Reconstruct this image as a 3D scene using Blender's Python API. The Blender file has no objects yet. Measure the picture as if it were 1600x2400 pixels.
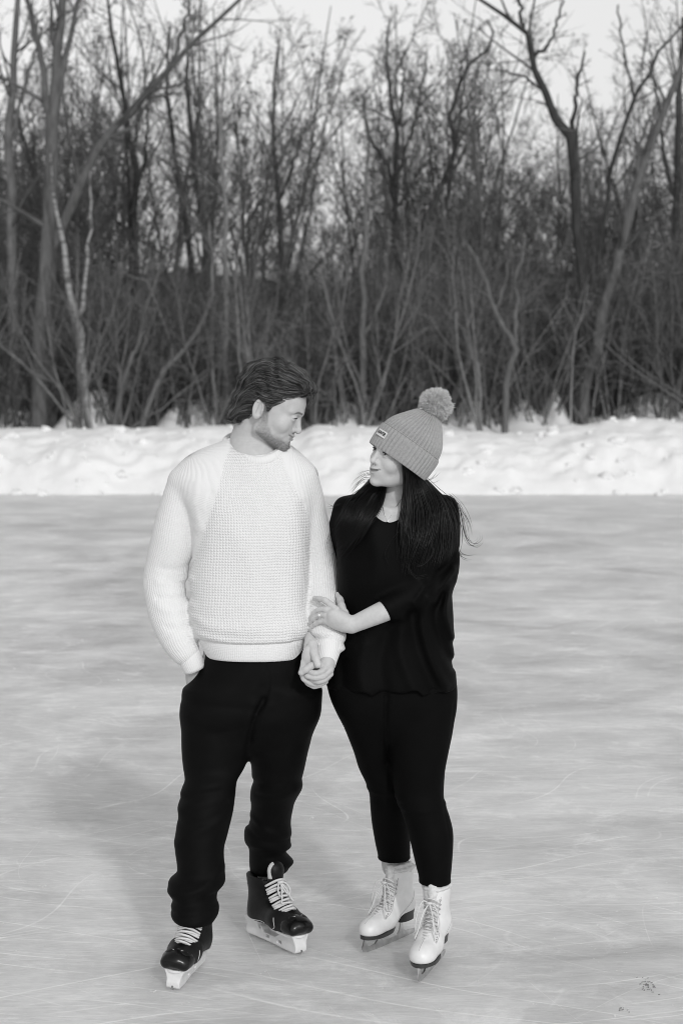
import bpy, bmesh, math, random, time
import numpy as np
from mathutils import Vector, Matrix

# ---------------------------------------------------------------- camera, sky, sun, exposure
scn = bpy.context.scene
COL = scn.collection
W_PX, H_PX = 1600.0, 2400.0          # photograph size, used as the measuring frame
F_PX = 4300.0                        # focal length in photograph pixels
CAM_H = 1.81                         # eye level of the photographer
Y0 = 5.75                            # distance of the couple
PITCH = math.atan((1200.0 - 912.0) / F_PX)

cam_d = bpy.data.cameras.new('camera')
cam = bpy.data.objects.new('camera', cam_d)
COL.objects.link(cam)
cam.location = (0, 0, CAM_H)
cam.rotation_euler = (math.pi / 2 - PITCH, 0, 0)
cam_d.sensor_fit = 'HORIZONTAL'
cam_d.sensor_width = 24.0
cam_d.lens = F_PX / W_PX * 24.0
cam_d.clip_start = 0.1
cam_d.clip_end = 3000.0
cam_d.dof.use_dof = True
cam_d.dof.focus_distance = 5.74
cam_d.dof.aperture_fstop = 4.4
scn.camera = cam

SUN_TO = Vector((0.65, -2.05, 1.22)).normalized()     # direction towards the sun
SUN_EL = math.asin(SUN_TO.z)
SUN_AZ = math.atan2(SUN_TO.x, SUN_TO.y)

world = bpy.data.worlds.new("World")
scn.world = world
world.use_nodes = True
wn, wl = world.node_tree.nodes, world.node_tree.links
wn.clear()
sky_tex = wn.new('ShaderNodeTexSky')
sky_tex.sky_type = 'NISHITA'
sky_tex.sun_disc = False
sky_tex.sun_elevation = SUN_EL
sky_tex.sun_rotation = SUN_AZ
sky_tex.air_density = 4.0
sky_tex.dust_density = 1.0
sky_tex.ozone_density = 1.0
bw = wn.new('ShaderNodeRGBToBW')                     # a black and white photograph
bg = wn.new('ShaderNodeBackground')
bg.inputs['Strength'].default_value = 0.115
wo = wn.new('ShaderNodeOutputWorld')
wl.new(sky_tex.outputs[0], bw.inputs[0])
wl.new(bw.outputs[0], bg.inputs['Color'])
wl.new(bg.outputs[0], wo.inputs['Surface'])

sun_d = bpy.data.lights.new('sun', 'SUN')
sun_d.energy = 0.88
sun_d.angle = math.radians(3.0)
sun_d.color = (1, 1, 1)
sun = bpy.data.objects.new('sun', sun_d)
COL.objects.link(sun)
sun.rotation_euler = SUN_TO.to_track_quat('Z', 'Y').to_euler()
sun.location = (6, -10, 12)

scn.view_settings.view_transform = 'Standard'
scn.view_settings.look = 'None'
scn.view_settings.exposure = 0.25
scn.view_settings.gamma = 1.0
scn.view_settings.use_curve_mapping = False

scn.cycles.filter_width = 1.0

# ---------------------------------------------------------------- measuring helpers
_cp, _sp = math.cos(PITCH), math.sin(PITCH)


def P(px, py, Y):
    """point of the place that stands at forward distance Y and shows at pixel px, py"""
    a = (px - 800.0) / F_PX
    b = (1200.0 - py) / F_PX
    dy = _cp + b * _sp
    dz = -_sp + b * _cp
    t = Y / dy
    return np.array([a * t, Y, CAM_H + dz * t])


def G(px, py, z=0.0):
    """point on the level plane z seen at the pixel"""
    a = (px - 800.0) / F_PX
    b = (1200.0 - py) / F_PX
    dy = _cp + b * _sp
    dz = -_sp + b * _cp
    t = (z - CAM_H) / dz
    return np.array([a * t, dy * t, z])


def M(px, py, dy=0.0):
    return P(px, py, Y0 + dy)


# ---------------------------------------------------------------- objects, names, labels
def tag(o, label=None, cat=None, group=None, kind=None):
    if label: o['label'] = label
    if cat: o['category'] = cat
    if group: o['group'] = group
    if kind: o['kind'] = kind
    return o


def empty(name, loc=(0, 0, 0)):
    o = bpy.data.objects.new(name, None)
    o.location = loc
    o.empty_display_size = 0.1
    COL.objects.link(o)
    return o


def mesh_from(name, V, faces, mat=None, parent=None, smooth=True, attrs=None, link=True):
    """faces: array (n,3|4) or list of such arrays"""
    me = bpy.data.meshes.new(name)
    V = np.asarray(V, np.float32)
    if isinstance(faces, np.ndarray):
        faces = [faces]
    faces = [np.asarray(f, np.int32) for f in faces if len(f)]
    me.vertices.add(len(V))
    me.vertices.foreach_set('co', V.ravel())
    loops = np.concatenate([f.ravel() for f in faces])
    tot = np.concatenate([np.full(len(f), f.shape[1], np.int32) for f in faces])
    start = np.concatenate([[0], np.cumsum(tot)[:-1]]).astype(np.int32)
    me.loops.add(len(loops))
    me.loops.foreach_set('vertex_index', loops)
    me.polygons.add(len(tot))
    me.polygons.foreach_set('loop_start', start)
    me.polygons.foreach_set('loop_total', tot)
    me.polygons.foreach_set('use_smooth', np.full(len(tot), bool(smooth)))
    me.update(calc_edges=True)
    me.validate()
    if attrs:
        for k, v in attrs.items():
            a = me.attributes.new(k, 'FLOAT', 'POINT')
            a.data.foreach_set('value', np.asarray(v, np.float32).ravel())
    if mat: me.materials.append(mat)
    if not link:
        return me
    o = bpy.data.objects.new(name, me)
    COL.objects.link(o)
    if parent: o.parent = parent
    return o


def instance(src_mesh, name, parent=None):
    o = bpy.data.objects.new(name, src_mesh)
    COL.objects.link(o)
    if parent: o.parent = parent
    return o


# ---------------------------------------------------------------- materials
def new_mat(name):
    m = bpy.data.materials.new(name)
    m.use_nodes = True
    nt = m.node_tree
    b = nt.nodes['Principled BSDF']
    return m, nt, b


def grey(v): return (v, v, v, 1.0)


def nd(nt, typ, **kw):
    n = nt.nodes.new(typ)
    for k, v in kw.items():
        if k in n.inputs: n.inputs[k].default_value = v
        else: setattr(n, k, v)
    return n


def mathn(nt, op, a, b=None, clamp=False):
    n = nt.nodes.new('ShaderNodeMath'); n.operation = op; n.use_clamp = clamp
    for i, x in enumerate((a, b)):
        if x is None: continue
        if isinstance(x, (int, float)): n.inputs[i].default_value = x
        else: nt.links.new(x, n.inputs[i])
    return n.outputs[0]


def maprange(nt, val, a, b, c, d):
    n = nt.nodes.new('ShaderNodeMapRange')
    n.clamp = True
    nt.links.new(val, n.inputs[0])
    for i, x in zip((1, 2, 3, 4), (a, b, c, d)): n.inputs[i].default_value = x
    return n.outputs[0]


def simple_mat(name, v, rough=0.6, noise=0.0, nscale=30.0, spec=0.5, metal=0.0, bump=0.0, bscale=200.0, sheen=0.0):
    m, nt, b = new_mat(name)
    b.inputs['Base Color'].default_value = grey(v)
    b.inputs['Roughness'].default_value = rough
    b.inputs['Metallic'].default_value = metal
    b.inputs['Specular IOR Level'].default_value = spec
    if sheen:
        b.inputs['Sheen Weight'].default_value = sheen
    tc = nd(nt, 'ShaderNodeTexCoord')
    if noise:
        n = nd(nt, 'ShaderNodeTexNoise', Scale=nscale, Detail=4.0)
        nt.links.new(tc.outputs['Object'], n.inputs['Vector'])
        nt.links.new(maprange(nt, n.outputs['Fac'], 0.3, 0.7, v * (1 - noise), v * (1 + noise)), b.inputs['Base Color'])
    if bump:
        n2 = nd(nt, 'ShaderNodeTexNoise', Scale=bscale, Detail=3.0)
        nt.links.new(tc.outputs['Object'], n2.inputs['Vector'])
        bp = nd(nt, 'ShaderNodeBump', Strength=bump, Distance=0.002)
        nt.links.new(n2.outputs['Fac'], bp.inputs['Height'])
        nt.links.new(bp.outputs[0], b.inputs['Normal'])
    return m


# ---------------------------------------------------------------- tubes
def tubes(polys, radii, sides, close_tip=False):
    """polys (M,n,3), radii (M,n) -> verts, quads"""
    polys = np.asarray(polys, np.float64); radii = np.asarray(radii, np.float64)
    Mn, n, _ = polys.shape
    T = np.empty_like(polys)
    T[:, 1:-1] = polys[:, 2:] - polys[:, :-2]
    T[:, 0] = polys[:, 1] - polys[:, 0]
    T[:, -1] = polys[:, -1] - polys[:, -2]
    T /= np.linalg.norm(T, axis=2, keepdims=True) + 1e-12
    mean = polys[:, -1] - polys[:, 0]
    ref = np.zeros((Mn, 3)); k = np.argmin(np.abs(mean), axis=1); ref[np.arange(Mn), k] = 1.0
    ref = np.repeat(ref[:, None, :], n, 1)
    A = np.cross(T, ref); A /= np.linalg.norm(A, axis=2, keepdims=True) + 1e-12
    B = np.cross(T, A)
    ang = np.arange(sides) * 2 * math.pi / sides
    ca, sa = np.cos(ang), np.sin(ang)
    V = polys[:, :, None, :] + radii[:, :, None, None] * (A[:, :, None, :] * ca[None, None, :, None] + B[:, :, None, :] * sa[None, None, :, None])
    V = V.reshape(-1, 3)
    base = (np.arange(Mn) * n * sides)[:, None, None]
    i = np.arange(n - 1)[None, :, None] * sides
    j = np.arange(sides)[None, None, :]
    j2 = (j + 1) % sides
    a = base + i + j; b = base + i + j2; c = base + i + sides + j2; d = base + i + sides + j
    F = np.stack([a, d, c, b], -1).reshape(-1, 4)
    return V, F


def join_geo(parts):
    Vs, Fs, off = [], [], 0
    for V, F in parts:
        Vs.append(V); Fs.append(np.asarray(F) + off); off += len(V)
    byw = {}
    for f in Fs: byw.setdefault(f.shape[1], []).append(f)
    return np.concatenate(Vs), [np.concatenate(v) for v in byw.values()]


def catmull(pts, m):
    """resample a control polyline (any number of columns) into m points, smooth"""
    pts = np.asarray(pts, np.float64)
    if pts.ndim == 1: pts = pts[:, None]
    n = len(pts)
    if n == 2:
        t = np.linspace(0, 1, m)[:, None]
        return pts[0] * (1 - t) + pts[1] * t
    pp = np.concatenate([[2 * pts[0] - pts[1]], pts, [2 * pts[-1] - pts[-2]]])
    u = np.linspace(0, n - 1 - 1e-9, m)
    i = u.astype(int); t = (u - i)[:, None]
    p0, p1, p2, p3 = pp[i], pp[i + 1], pp[i + 2], pp[i + 3]
    return 0.5 * ((2 * p1) + (-p0 + p2) * t + (2 * p0 - 5 * p1 + 4 * p2 - p3) * t ** 2 + (-p0 + 3 * p1 - 3 * p2 + p3) * t ** 3)


def tube_path(pts, r, sides=8, m=None, cap=True):
    """one smooth round tube through control points; r: number or per control point"""
    pts = np.asarray(pts, float)
    m = m or max(2, (len(pts) - 1) * 5 + 1)
    q = catmull(pts, m)
    rr = np.full(m, r, float) if np.isscalar(r) else catmull(np.asarray(r, float), m)[:, 0]
    if cap:
        e0 = q[0] - (q[1] - q[0]) / (np.linalg.norm(q[1] - q[0]) + 1e-9) * rr[0] * 0.6
        e1 = q[-1] + (q[-1] - q[-2]) / (np.linalg.norm(q[-1] - q[-2]) + 1e-9) * rr[-1] * 0.6
        q = np.concatenate([[e0], q, [e1]]); rr = np.concatenate([[rr[0] * 0.25], rr, [rr[-1] * 0.25]])
    V, F = tubes(q[None], rr[None], sides)
    n = len(q)
    caps = [np.arange(sides)[::-1][None], ((n - 1) * sides + np.arange(sides))[None]]
    return V, F, caps


def loft(rings, closed=True, cap0=True, cap1=True):
    """rings (n,k,3) -> V, [quads, caps]"""
    R = np.asarray(rings, float)
    n, k, _ = R.shape
    V = R.reshape(-1, 3)
    i = np.arange(n - 1)[:, None] * k; j = np.arange(k if closed else k - 1)[None]
    j2 = (j + 1) % k
    F = np.stack([i + j, i + j2, i + k + j2, i + k + j], -1).reshape(-1, 4)
    out = [F]
    caps = []
    if cap0: caps.append(np.arange(k)[::-1])
    if cap1: caps.append((n - 1) * k + np.arange(k))
    if caps: out.append(np.array(caps))
    return V, out
# ================================================================ THE SETTING
rng = np.random.default_rng(11)


def vnoise2(x, y, seed=0):
    """smooth value noise, -1..1"""
    x = np.asarray(x, float); y = np.asarray(y, float)
    xi = np.floor(x).astype(np.int64); yi = np.floor(y).astype(np.int64)
    fx = x - xi; fy = y - yi
    fx = fx * fx * (3 - 2 * fx); fy = fy * fy * (3 - 2 * fy)

    def h(a, b):
        n = (a * 374761393 + b * 668265263 + seed * 982451653) & 0xFFFFFFFF
        n = ((n ^ (n >> 13)) * 1274126177) & 0xFFFFFFFF
        return ((n ^ (n >> 16)) & 0xFFFF) / 32767.5 - 1.0
    return (h(xi, yi) * (1 - fx) + h(xi + 1, yi) * fx) * (1 - fy) + (h(xi, yi + 1) * (1 - fx) + h(xi + 1, yi + 1) * fx) * fy


def fbm2(x, y, oct=4, seed=0):
    s = 0; a = 1.0
    for o in range(oct):
        s = s + a * vnoise2(x * 2 ** o, y * 2 ** o, seed + o); a *= 0.5
    return s


# ---- ice: a thick slab, light scatters inside it
ice_m, nt, b = new_mat('rink_ice')
tc = nd(nt, 'ShaderNodeTexCoord')


def ice_noise(scale_xyz, scale, detail=5.0, rough=0.6, rot=0.0, dist=0.0):
    mp = nd(nt, 'ShaderNodeMapping'); mp.inputs['Scale'].default_value = scale_xyz
    mp.inputs['Rotation'].default_value = (0, 0, rot)
    nt.links.new(tc.outputs['Object'], mp.inputs['Vector'])
    n = nd(nt, 'ShaderNodeTexNoise', Scale=scale, Detail=detail, Roughness=rough, Distortion=dist)
    nt.links.new(mp.outputs[0], n.inputs['Vector'])
    return n.outputs['Fac']


big = maprange(nt, ice_noise((1, 0.8, 1), 0.8, 6.0, 0.62, 0.3, 1.0), 0.3, 0.7, -0.16, 0.14)
streak = maprange(nt, ice_noise((0.7, 1.6, 1), 2.1, 8.0, 0.7, 0.12, 1.2), 0.32, 0.68, -0.06, 0.07)
fine = maprange(nt, ice_noise((0.6, 2.4, 1), 9.0, 7.0, 0.72, -0.07, 1.2), 0.3, 0.7, -0.07, 0.08)
frost = maprange(nt, ice_noise((1, 1.2, 1), 2.6, 9.0, 0.78, 0.5, 0.8), 0.52, 0.72, 0.0, 0.22)
# skate cuts: thin light lines along distorted bands, in several directions
cuts = None
for k, (rot, sc, seed) in enumerate(((0.25, 1.7, 3.0), (-0.35, 2.3, 7.0), (0.9, 1.2, 11.0), (-0.08, 3.1, 17.0), (1.9, 1.3, 23.0), (0.12, 4.1, 29.0), (-0.6, 3.3, 31.0), (0.5, 4.6, 37.0), (-0.2, 5.2, 41.0))):
    mp = nd(nt, 'ShaderNodeMapping'); mp.inputs['Rotation'].default_value = (0, 0, rot); mp.inputs['Location'].default_value = (seed, seed * 1.7, 0)
    nt.links.new(tc.outputs['Object'], mp.inputs['Vector'])
    n = nd(nt, 'ShaderNodeTexNoise', Scale=0.45, Detail=0.6)
    nt.links.new(mp.outputs[0], n.inputs['Vector'])
    sx = nd(nt, 'ShaderNodeSeparateXYZ'); nt.links.new(mp.outputs[0], sx.inputs[0])
    v = mathn(nt, 'ADD', mathn(nt, 'MULTIPLY', sx.outputs[1], sc), mathn(nt, 'MULTIPLY', n.outputs['Fac'], 7.5))
    cell = mathn(nt, 'FLOOR', v)
    wn1 = nd(nt, 'ShaderNodeTexWhiteNoise'); wn1.noise_dimensions = '1D'; nt.links.new(cell, wn1.inputs['W'])
    fr = mathn(nt, 'ABSOLUTE', mathn(nt, 'SUBTRACT', mathn(nt, 'FRACT', v), wn1.outputs[0]))
    line = maprange(nt, fr, 0.0, 0.0055 * sc, 1.0, 0.0)
    n3 = nd(nt, 'ShaderNodeTexNoise', Scale=1.1, Detail=4.0, Roughness=0.7)
    mp3 = nd(nt, 'ShaderNodeMapping'); mp3.inputs['Location'].default_value = (seed * 3, 0, seed)
    nt.links.new(tc.outputs['Object'], mp3.inputs['Vector']); nt.links.new(mp3.outputs[0], n3.inputs['Vector'])
    line = mathn(nt, 'MULTIPLY', line, maprange(nt, n3.outputs['Fac'], 0.46, 0.62, 0.0, 0.23))
    cuts = line if cuts is None else mathn(nt, 'ADD', cuts, line)
# scraped frosty specks
vor = nd(nt, 'ShaderNodeTexVoronoi', Scale=9.0)
mpv = nd(nt, 'ShaderNodeMapping'); mpv.inputs['Scale'].default_value = (0.6, 1.5, 1)
nt.links.new(tc.outputs['Object'], mpv.inputs['Vector']); nt.links.new(mpv.outputs[0], vor.inputs['Vector'])
spk = maprange(nt, vor.outputs['Distance'], 0.04, 0.16, 1.0, 0.0)
spk = mathn(nt, 'MULTIPLY', spk, maprange(nt, ice_noise((1, 1, 1), 2.0, 3.0), 0.52, 0.68, 0.0, 0.28))
grain = maprange(nt, ice_noise((0.55, 2.2, 1), 45.0, 4.0, 0.7, 0.08, 0.8), 0.3, 0.7, -0.05, 0.06)
fine = mathn(nt, 'ADD', fine, grain)
tot = mathn(nt, 'ADD', mathn(nt, 'ADD', mathn(nt, 'ADD', big, streak), mathn(nt, 'ADD', fine, frost)), mathn(nt, 'ADD', cuts, spk))
ICE_BASE = 0.69
base = mathn(nt, 'ADD', tot, ICE_BASE)
nt.links.new(base, b.inputs['Base Color'])
b.inputs['Roughness'].default_value = 0.42
nt.links.new(maprange(nt, tot, -0.1, 0.15, 0.30, 0.6), b.inputs['Roughness'])
b.inputs['IOR'].default_value = 1.31
b.inputs['Specular IOR Level'].default_value = 0.35
b.inputs['Subsurface Weight'].default_value = 0.68
b.inputs['Subsurface Radius'].default_value = (1, 1, 1)
b.inputs['Subsurface Scale'].default_value = 0.5
bp = nd(nt, 'ShaderNodeBump', Strength=0.5, Distance=0.008)
nt.links.new(tot, bp.inputs['Height']); nt.links.new(bp.outputs[0], b.inputs['Normal'])

ICE_X, ICE_Y0, ICE_Y1 = 60.0, -30.0, 32.2
v = np.array([[x, y, z] for z in (-0.6, 0.0) for y in (ICE_Y0, ICE_Y1) for x in (-ICE_X, ICE_X)], float)
f = np.array([[0, 2, 3, 1], [4, 5, 7, 6], [0, 1, 5, 4], [2, 6, 7, 3], [0, 4, 6, 2], [1, 3, 7, 5]])
ice = mesh_from('ice', v, f, ice_m, smooth=False)
tag(ice, 'grey scratched rink ice under the skaters', kind='structure')

# ---- snow: bank behind the rink and the wood floor behind it, out to the horizon
snow_m, nt, b = new_mat('snow')
b.inputs['Base Color'].default_value = grey(0.82)
b.inputs['Roughness'].default_value = 0.75
b.inputs['Specular IOR Level'].default_value = 0.25
tc = nd(nt, 'ShaderNodeTexCoord')
n = nd(nt, 'ShaderNodeTexNoise', Scale=2.2, Detail=6.0, Roughness=0.6)
nt.links.new(tc.outputs['Object'], n.inputs['Vector'])
nt.links.new(maprange(nt, n.outputs['Fac'], 0.3, 0.7, 0.83, 0.92), b.inputs['Base Color'])
bp = nd(nt, 'ShaderNodeBump', Strength=0.5, Distance=0.06)
nt.links.new(n.outputs['Fac'], bp.inputs['Height']); nt.links.new(bp.outputs[0], b.inputs['Normal'])

ice_edge = 31.4


def bank_height(x, y):
    """snow height above the ice at x, y for the far side of the rink"""
    e = ice_edge + 0.22 * fbm2(x * 0.9, x * 0 + 3.1, 3, 5)
    top = 1.12 + 0.085 * fbm2(x * 0.7, x * 0, 4, 21) + 0.05 * vnoise2(x * 1.9, x * 0 + 2, 9) + 0.012 * np.clip(x, -3, 3)
    # dips that the picture shows
    top = top - 0.16 * np.exp(-((x - 2.95) / 0.85) ** 2) - 0.10 * np.exp(-((x + 0.85) / 0.35) ** 2) + 0.05 * np.exp(-((x - 4.1) / 0.6) ** 2)
    t = np.clip((y - e) / 2.6, 0, 1)
    h = top * (1 - (1 - t) ** 2.1)
    lump = 0.07 * fbm2(x * 1.3, y * 1.5, 4, 31) + 0.05 * fbm2(x * 4.1, y * 4.7, 3, 41)
    lump = lump + 0.03 * fbm2(x * 9.0, y * 9.0, 2, 43)
    h = h + lump * np.clip((y - e) / 0.5, 0, 1) * np.clip(1.3 - t, 0.15, 1)
    floor = 0.95 + 0.028 * np.clip(y - 36, 0, 80) + 0.20 * fbm2(x * 0.3, y * 0.3, 3, 51)
    for mx, my, mh, mw in ((-5.2, 36.6, 0.62, 0.42), (-4.75, 37.0, 0.55, 0.3), (-3.25, 36.8, 0.50, 0.40), (-2.5, 37.2, 0.52, 0.45), (0.15, 37.0, 0.42, 0.5), (1.75, 36.8, 0.55, 0.4), (2.6, 37.0, 0.45, 0.3), (3.6, 36.8, 0.28, 0.3), (4.25, 36.8, 0.45, 0.20), (6.4, 37.0, 0.40, 0.8), (-6.6, 37.4, 0.5, 0.5)):
        floor = floor + (mh + 0.16) * np.exp(-((x - mx) / mw) ** 2 - ((y - my) / 1.1) ** 2)
    s = np.clip((y - e - 2.6) / 1.6, 0, 1); s = s * s * (3 - 2 * s)
    h = h * (1 - s) + floor * s
    return np.where(y < e, -0.05 + 0 * h, h)


def height_grid(xs, ys, fn):
    X, Y = np.meshgrid(xs, ys)
    Z = fn(X, Y)
    V = np.stack([X, Y, Z], -1).reshape(-1, 3)
    nx, ny = len(xs), len(ys)
    i = np.arange(ny - 1)[:, None] * nx; j = np.arange(nx - 1)[None]
    F = np.stack([i + j, i + j + 1, i + nx + j + 1, i + nx + j], -1).reshape(-1, 4)
    return V, F


xs = np.concatenate([np.linspace(-60, -9, 60)[:-1], np.linspace(-9, 9, 260), np.linspace(9, 60, 60)[1:]])
ys = np.concatenate([np.linspace(ice_edge - 0.6, 35.6, 80), np.linspace(35.8, 60, 50), np.linspace(62, 110, 20)])
V, F = height_grid(xs, ys, bank_height)
o = mesh_from('snow_bank', V, F, snow_m)
tag(o, 'ploughed snow bank along the far edge of the rink', kind='structure')

# clods broken off the ploughed bank
rgc = np.random.default_rng(77)
Vs, Fs = [], []
th_, ph_ = np.meshgrid(np.linspace(0, math.pi, 7), np.linspace(0, 2 * math.pi, 9, endpoint=False), indexing='ij')
sv = np.stack([np.sin(th_) * np.cos(ph_), np.sin(th_) * np.sin(ph_), np.cos(th_)], -1)
for k in range(140):
    r = 0.03 + 0.09 * rgc.random() ** 3
    x = rgc.uniform(-7.5, 7.5); y = ice_edge + rgc.uniform(-0.15, 2.6) ** 1.0
    z = float(bank_height(np.array([x]), np.array([y]))[0])
    v = sv * r * (1 + 0.22 * rgc.normal(0, 1, (7, 9, 1))) * np.array([1.2, 1.0, 0.8]) + np.array([x, y, max(z, 0) + 0.05 * r])
    v[0] = v[0].mean(0); v[-1] = v[-1].mean(0)
    V_, F_ = loft(v, cap0=False, cap1=False)
    Fs.append(F_[0] + 63 * k); Vs.append(V_)
tag(mesh_from('snow_clods', np.concatenate(Vs), np.concatenate(Fs), snow_m), 'loose lumps of snow lying on the ploughed bank', kind='stuff')

ground_m = simple_mat('snowy_ground', 0.75, 0.8, noise=0.15, nscale=0.4, spec=0.2)
V, F = height_grid(np.linspace(-1500, 1500, 31), np.linspace(-1500, 1500, 31), lambda x, y: -0.75 + 0 * x)
o = mesh_from('ground', V, F, ground_m, smooth=False)
tag(o, 'snow covered ground reaching to the horizon', kind='structure')

# ---- dark wooded rise far behind
hill_m = simple_mat('wooded_hill', 0.045, 0.95, noise=0.5, nscale=0.7, spec=0.05)


def hill(x, y):
    t = np.clip((y - 62) / 26, 0, 1)
    prof = t * t * (3 - 2 * t)
    return 0.5 + prof * (6.0 + 1.1 * fbm2(x * 0.12, y * 0.05, 4, 71) + 0.5 * fbm2(x * 0.9, y * 0.5, 3, 77))


V, F = height_grid(np.linspace(-120, 120, 400), np.linspace(62, 130, 70), hill)
o = mesh_from('hill', V, F, hill_m)
tag(o, 'dark wooded rise far behind the bare trees', kind='structure')


# ================================================================ TREES
def bark_mat(name, v, var=0.35, birch=False):
    m, nt, b = new_mat(name)
    b.inputs['Roughness'].default_value = 0.9
    b.inputs['Specular IOR Level'].default_value = 0.15
    tc = nd(nt, 'ShaderNodeTexCoord')
    mp = nd(nt, 'ShaderNodeMapping'); mp.inputs['Scale'].default_value = (1, 1, 0.25) if not birch else (0.4, 0.4, 2.2)
    nt.links.new(tc.outputs['Object'], mp.inputs['Vector'])
    n = nd(nt, 'ShaderNodeTexNoise', Scale=14.0 if not birch else 5.0, Detail=5.0, Roughness=0.65)
    nt.links.new(mp.outputs[0], n.inputs['Vector'])
    if birch:
        nt.links.new(maprange(nt, n.outputs['Fac'], 0.38, 0.52, 0.10, v), b.inputs['Base Color'])
    else:
        oi = nd(nt, 'ShaderNodeObjectInfo')
        r = maprange(nt, oi.outputs['Random'], 0, 1, 0.75, 1.25)
        nt.links.new(mathn(nt, 'MULTIPLY', r, maprange(nt, n.outputs['Fac'], 0.3, 0.7, v * (1 - var), v * (1 + var))), b.inputs['Base Color'])
    bp = nd(nt, 'ShaderNodeBump', Strength=0.6, Distance=0.02)
    nt.links.new(n.outputs['Fac'], bp.inputs['Height']); nt.links.new(bp.outputs[0], b.inputs['Normal'])
    return m


bark = bark_mat('grey_bark', 0.13)
bark_dark = bark_mat('dark_bark', 0.055)
bark_pale = bark_mat('pale_bark', 0.17)
bark_birch = bark_mat('birch_bark', 0.33, birch=True)
twig_m = simple_mat('twig', 0.125, 0.9, noise=0.4, nscale=2.0, spec=0.1)


def grow(rg, starts, dirs, lens, rads, n, wander, up, tip=0.25):
    """many branches at once -> polys (M,n,3), radii (M,n)"""
    Mn = len(starts)
    pts = np.empty((Mn, n, 3)); pts[:, 0] = starts
    d = dirs / (np.linalg.norm(dirs, axis=1, keepdims=True) + 1e-9)
    step = (lens / (n - 1))[:, None]
    for k in range(1, n):
        d = d + rg.normal(0, wander, (Mn, 3)); d[:, 2] += up
        d /= np.linalg.norm(d, axis=1, keepdims=True) + 1e-9
        pts[:, k] = pts[:, k - 1] + d * step
    t = np.linspace(0, 1, n)[None]
    R = rads[:, None] * (1 - (1 - tip) * t)
    return pts, R


def sprout(rg, polys, radii, per, lo, hi, ang, lratio, rratio, lens):
    """children of given branches"""
    Mn, n, _ = polys.shape
    par = np.repeat(np.arange(Mn), per)
    t = rg.uniform(lo, hi, len(par)) * (n - 1)
    i = np.minimum(t.astype(int), n - 2); fr = (t - i)[:, None]
    p = polys[par, i] * (1 - fr) + polys[par, i + 1] * fr
    d = polys[par, i + 1] - polys[par, i]
    d /= np.linalg.norm(d, axis=1, keepdims=True) + 1e-9
    r = radii[par, i] * rratio * rg.uniform(0.7, 1.1, len(par))
    q = rg.normal(0, 1, (len(par), 3)); q -= (q * d).sum(1, keepdims=True) * d
    q /= np.linalg.norm(q, axis=1, keepdims=True) + 1e-9
    a = np.radians(rg.uniform(ang[0], ang[1], len(par)))[:, None]
    nd_ = d * np.cos(a) + q * np.sin(a)
    L = lens[par] * lratio * rg.uniform(0.5, 1.15, len(par)) * (1.15 - 0.6 * t / (n - 1))
    return p, nd_, L, r, par


def crown_on(rg, polys, radii, lens, density=1.0, base=0.35, reach=0.42, levels=3, up=0.05, per0=7):
    """twiggy crown on given limbs -> V, F"""
    out = []
    P_, R_, L_ = polys, radii, lens
    per = max(1, int(per0 * density))
    for lev in range(levels):
        s, d, L, r, _ = sprout(rg, P_, R_, per, base if lev == 0 else 0.2, 0.98, (22, 58), reach if lev == 0 else 0.55, 0.5, L_)
        r = np.clip(r, 0.0055 if lev else 0.009, 0.08)
        P_, R_ = grow(rg, s, d, L, r, 6 if lev < 2 else 4, 0.11, up)
        L_ = L
        out.append(tubes(P_, R_, 4 if lev == 0 else 3))
        per = max(2, int((5 if lev == 0 else 4) * density))
    V, F = join_geo(out)
    return V, F


def withered(rg, V, F, n):
    """a few dry leaves and seed heads left on the twigs"""
    V = np.asarray(V)
    c = V[rg.integers(len(V), size=n)] + rg.normal(0, 0.05, (n, 3))
    a = rg.normal(0, 1, (n, 3)); a /= np.linalg.norm(a, axis=1, keepdims=True)
    b_ = np.cross(a, rg.normal(0, 1, (n, 3))); b_ /= np.linalg.norm(b_, axis=1, keepdims=True)
    r = rg.uniform(0.012, 0.034, n)[:, None]
    q = np.stack([c + a * r * 1.4, c + b_ * r * 0.8, c - a * r * 1.4, c - b_ * r * 0.8], 1).reshape(-1, 3)
    return join_geo([(V, F[0] if isinstance(F, list) else F), (q, np.arange(4 * n).reshape(-1, 4))])


def make_tree_meshes(seed, height, r, stems=1, lean=0.1, density=1.0, m_trunk=None, wander=0.05, leaves=400):
    rg = np.random.default_rng(seed)
    starts = np.zeros((stems, 3)); starts[:, :2] = rg.normal(0, 0.06 * (stems > 1), (stems, 2))
    dirs = np.stack([rg.normal(0, lean * (1 + 0.8 * (stems > 1)), stems), rg.normal(0, lean, stems), np.ones(stems)], 1)
    lens = np.full(stems, height) * rg.uniform(0.8, 1.05, stems)
    pl, rd = grow(rg, starts, dirs, lens, np.full(stems, r) * rg.uniform(0.7, 1.0, stems), 10, wander, 0.03, 0.16)
    rd[:, 0] *= 1.25
    parts = [tubes(pl, rd, 7)]
    # big limbs belong to the trunk
    s, d, L, rr, _ = sprout(rg, pl, rd, 4, 0.3, 0.85, (18, 45), 0.5, 0.6, lens)
    p2, r2 = grow(rg, s, d, L, rr, 8, 0.08, 0.06, 0.25)
    parts.append(tubes(p2, r2, 5))
    V, F = join_geo(parts)
    trunk = mesh_from('trunk', V, F, m_trunk or bark, link=False)
    V1, F1 = crown_on(rg, pl, rd, lens, density, 0.3, 0.30, 3)
    V2, F2 = crown_on(rg, p2, r2, L, density * 0.8, 0.2, 0.45, 3, per0=5)
    V, F = join_geo([(V1, F1[0]), (V2, F2[0])])
    if leaves: V, F = withered(rg, V, F, leaves)
    crown = mesh_from('crown', V, F, twig_m, link=False)
    return trunk, crown


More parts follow.
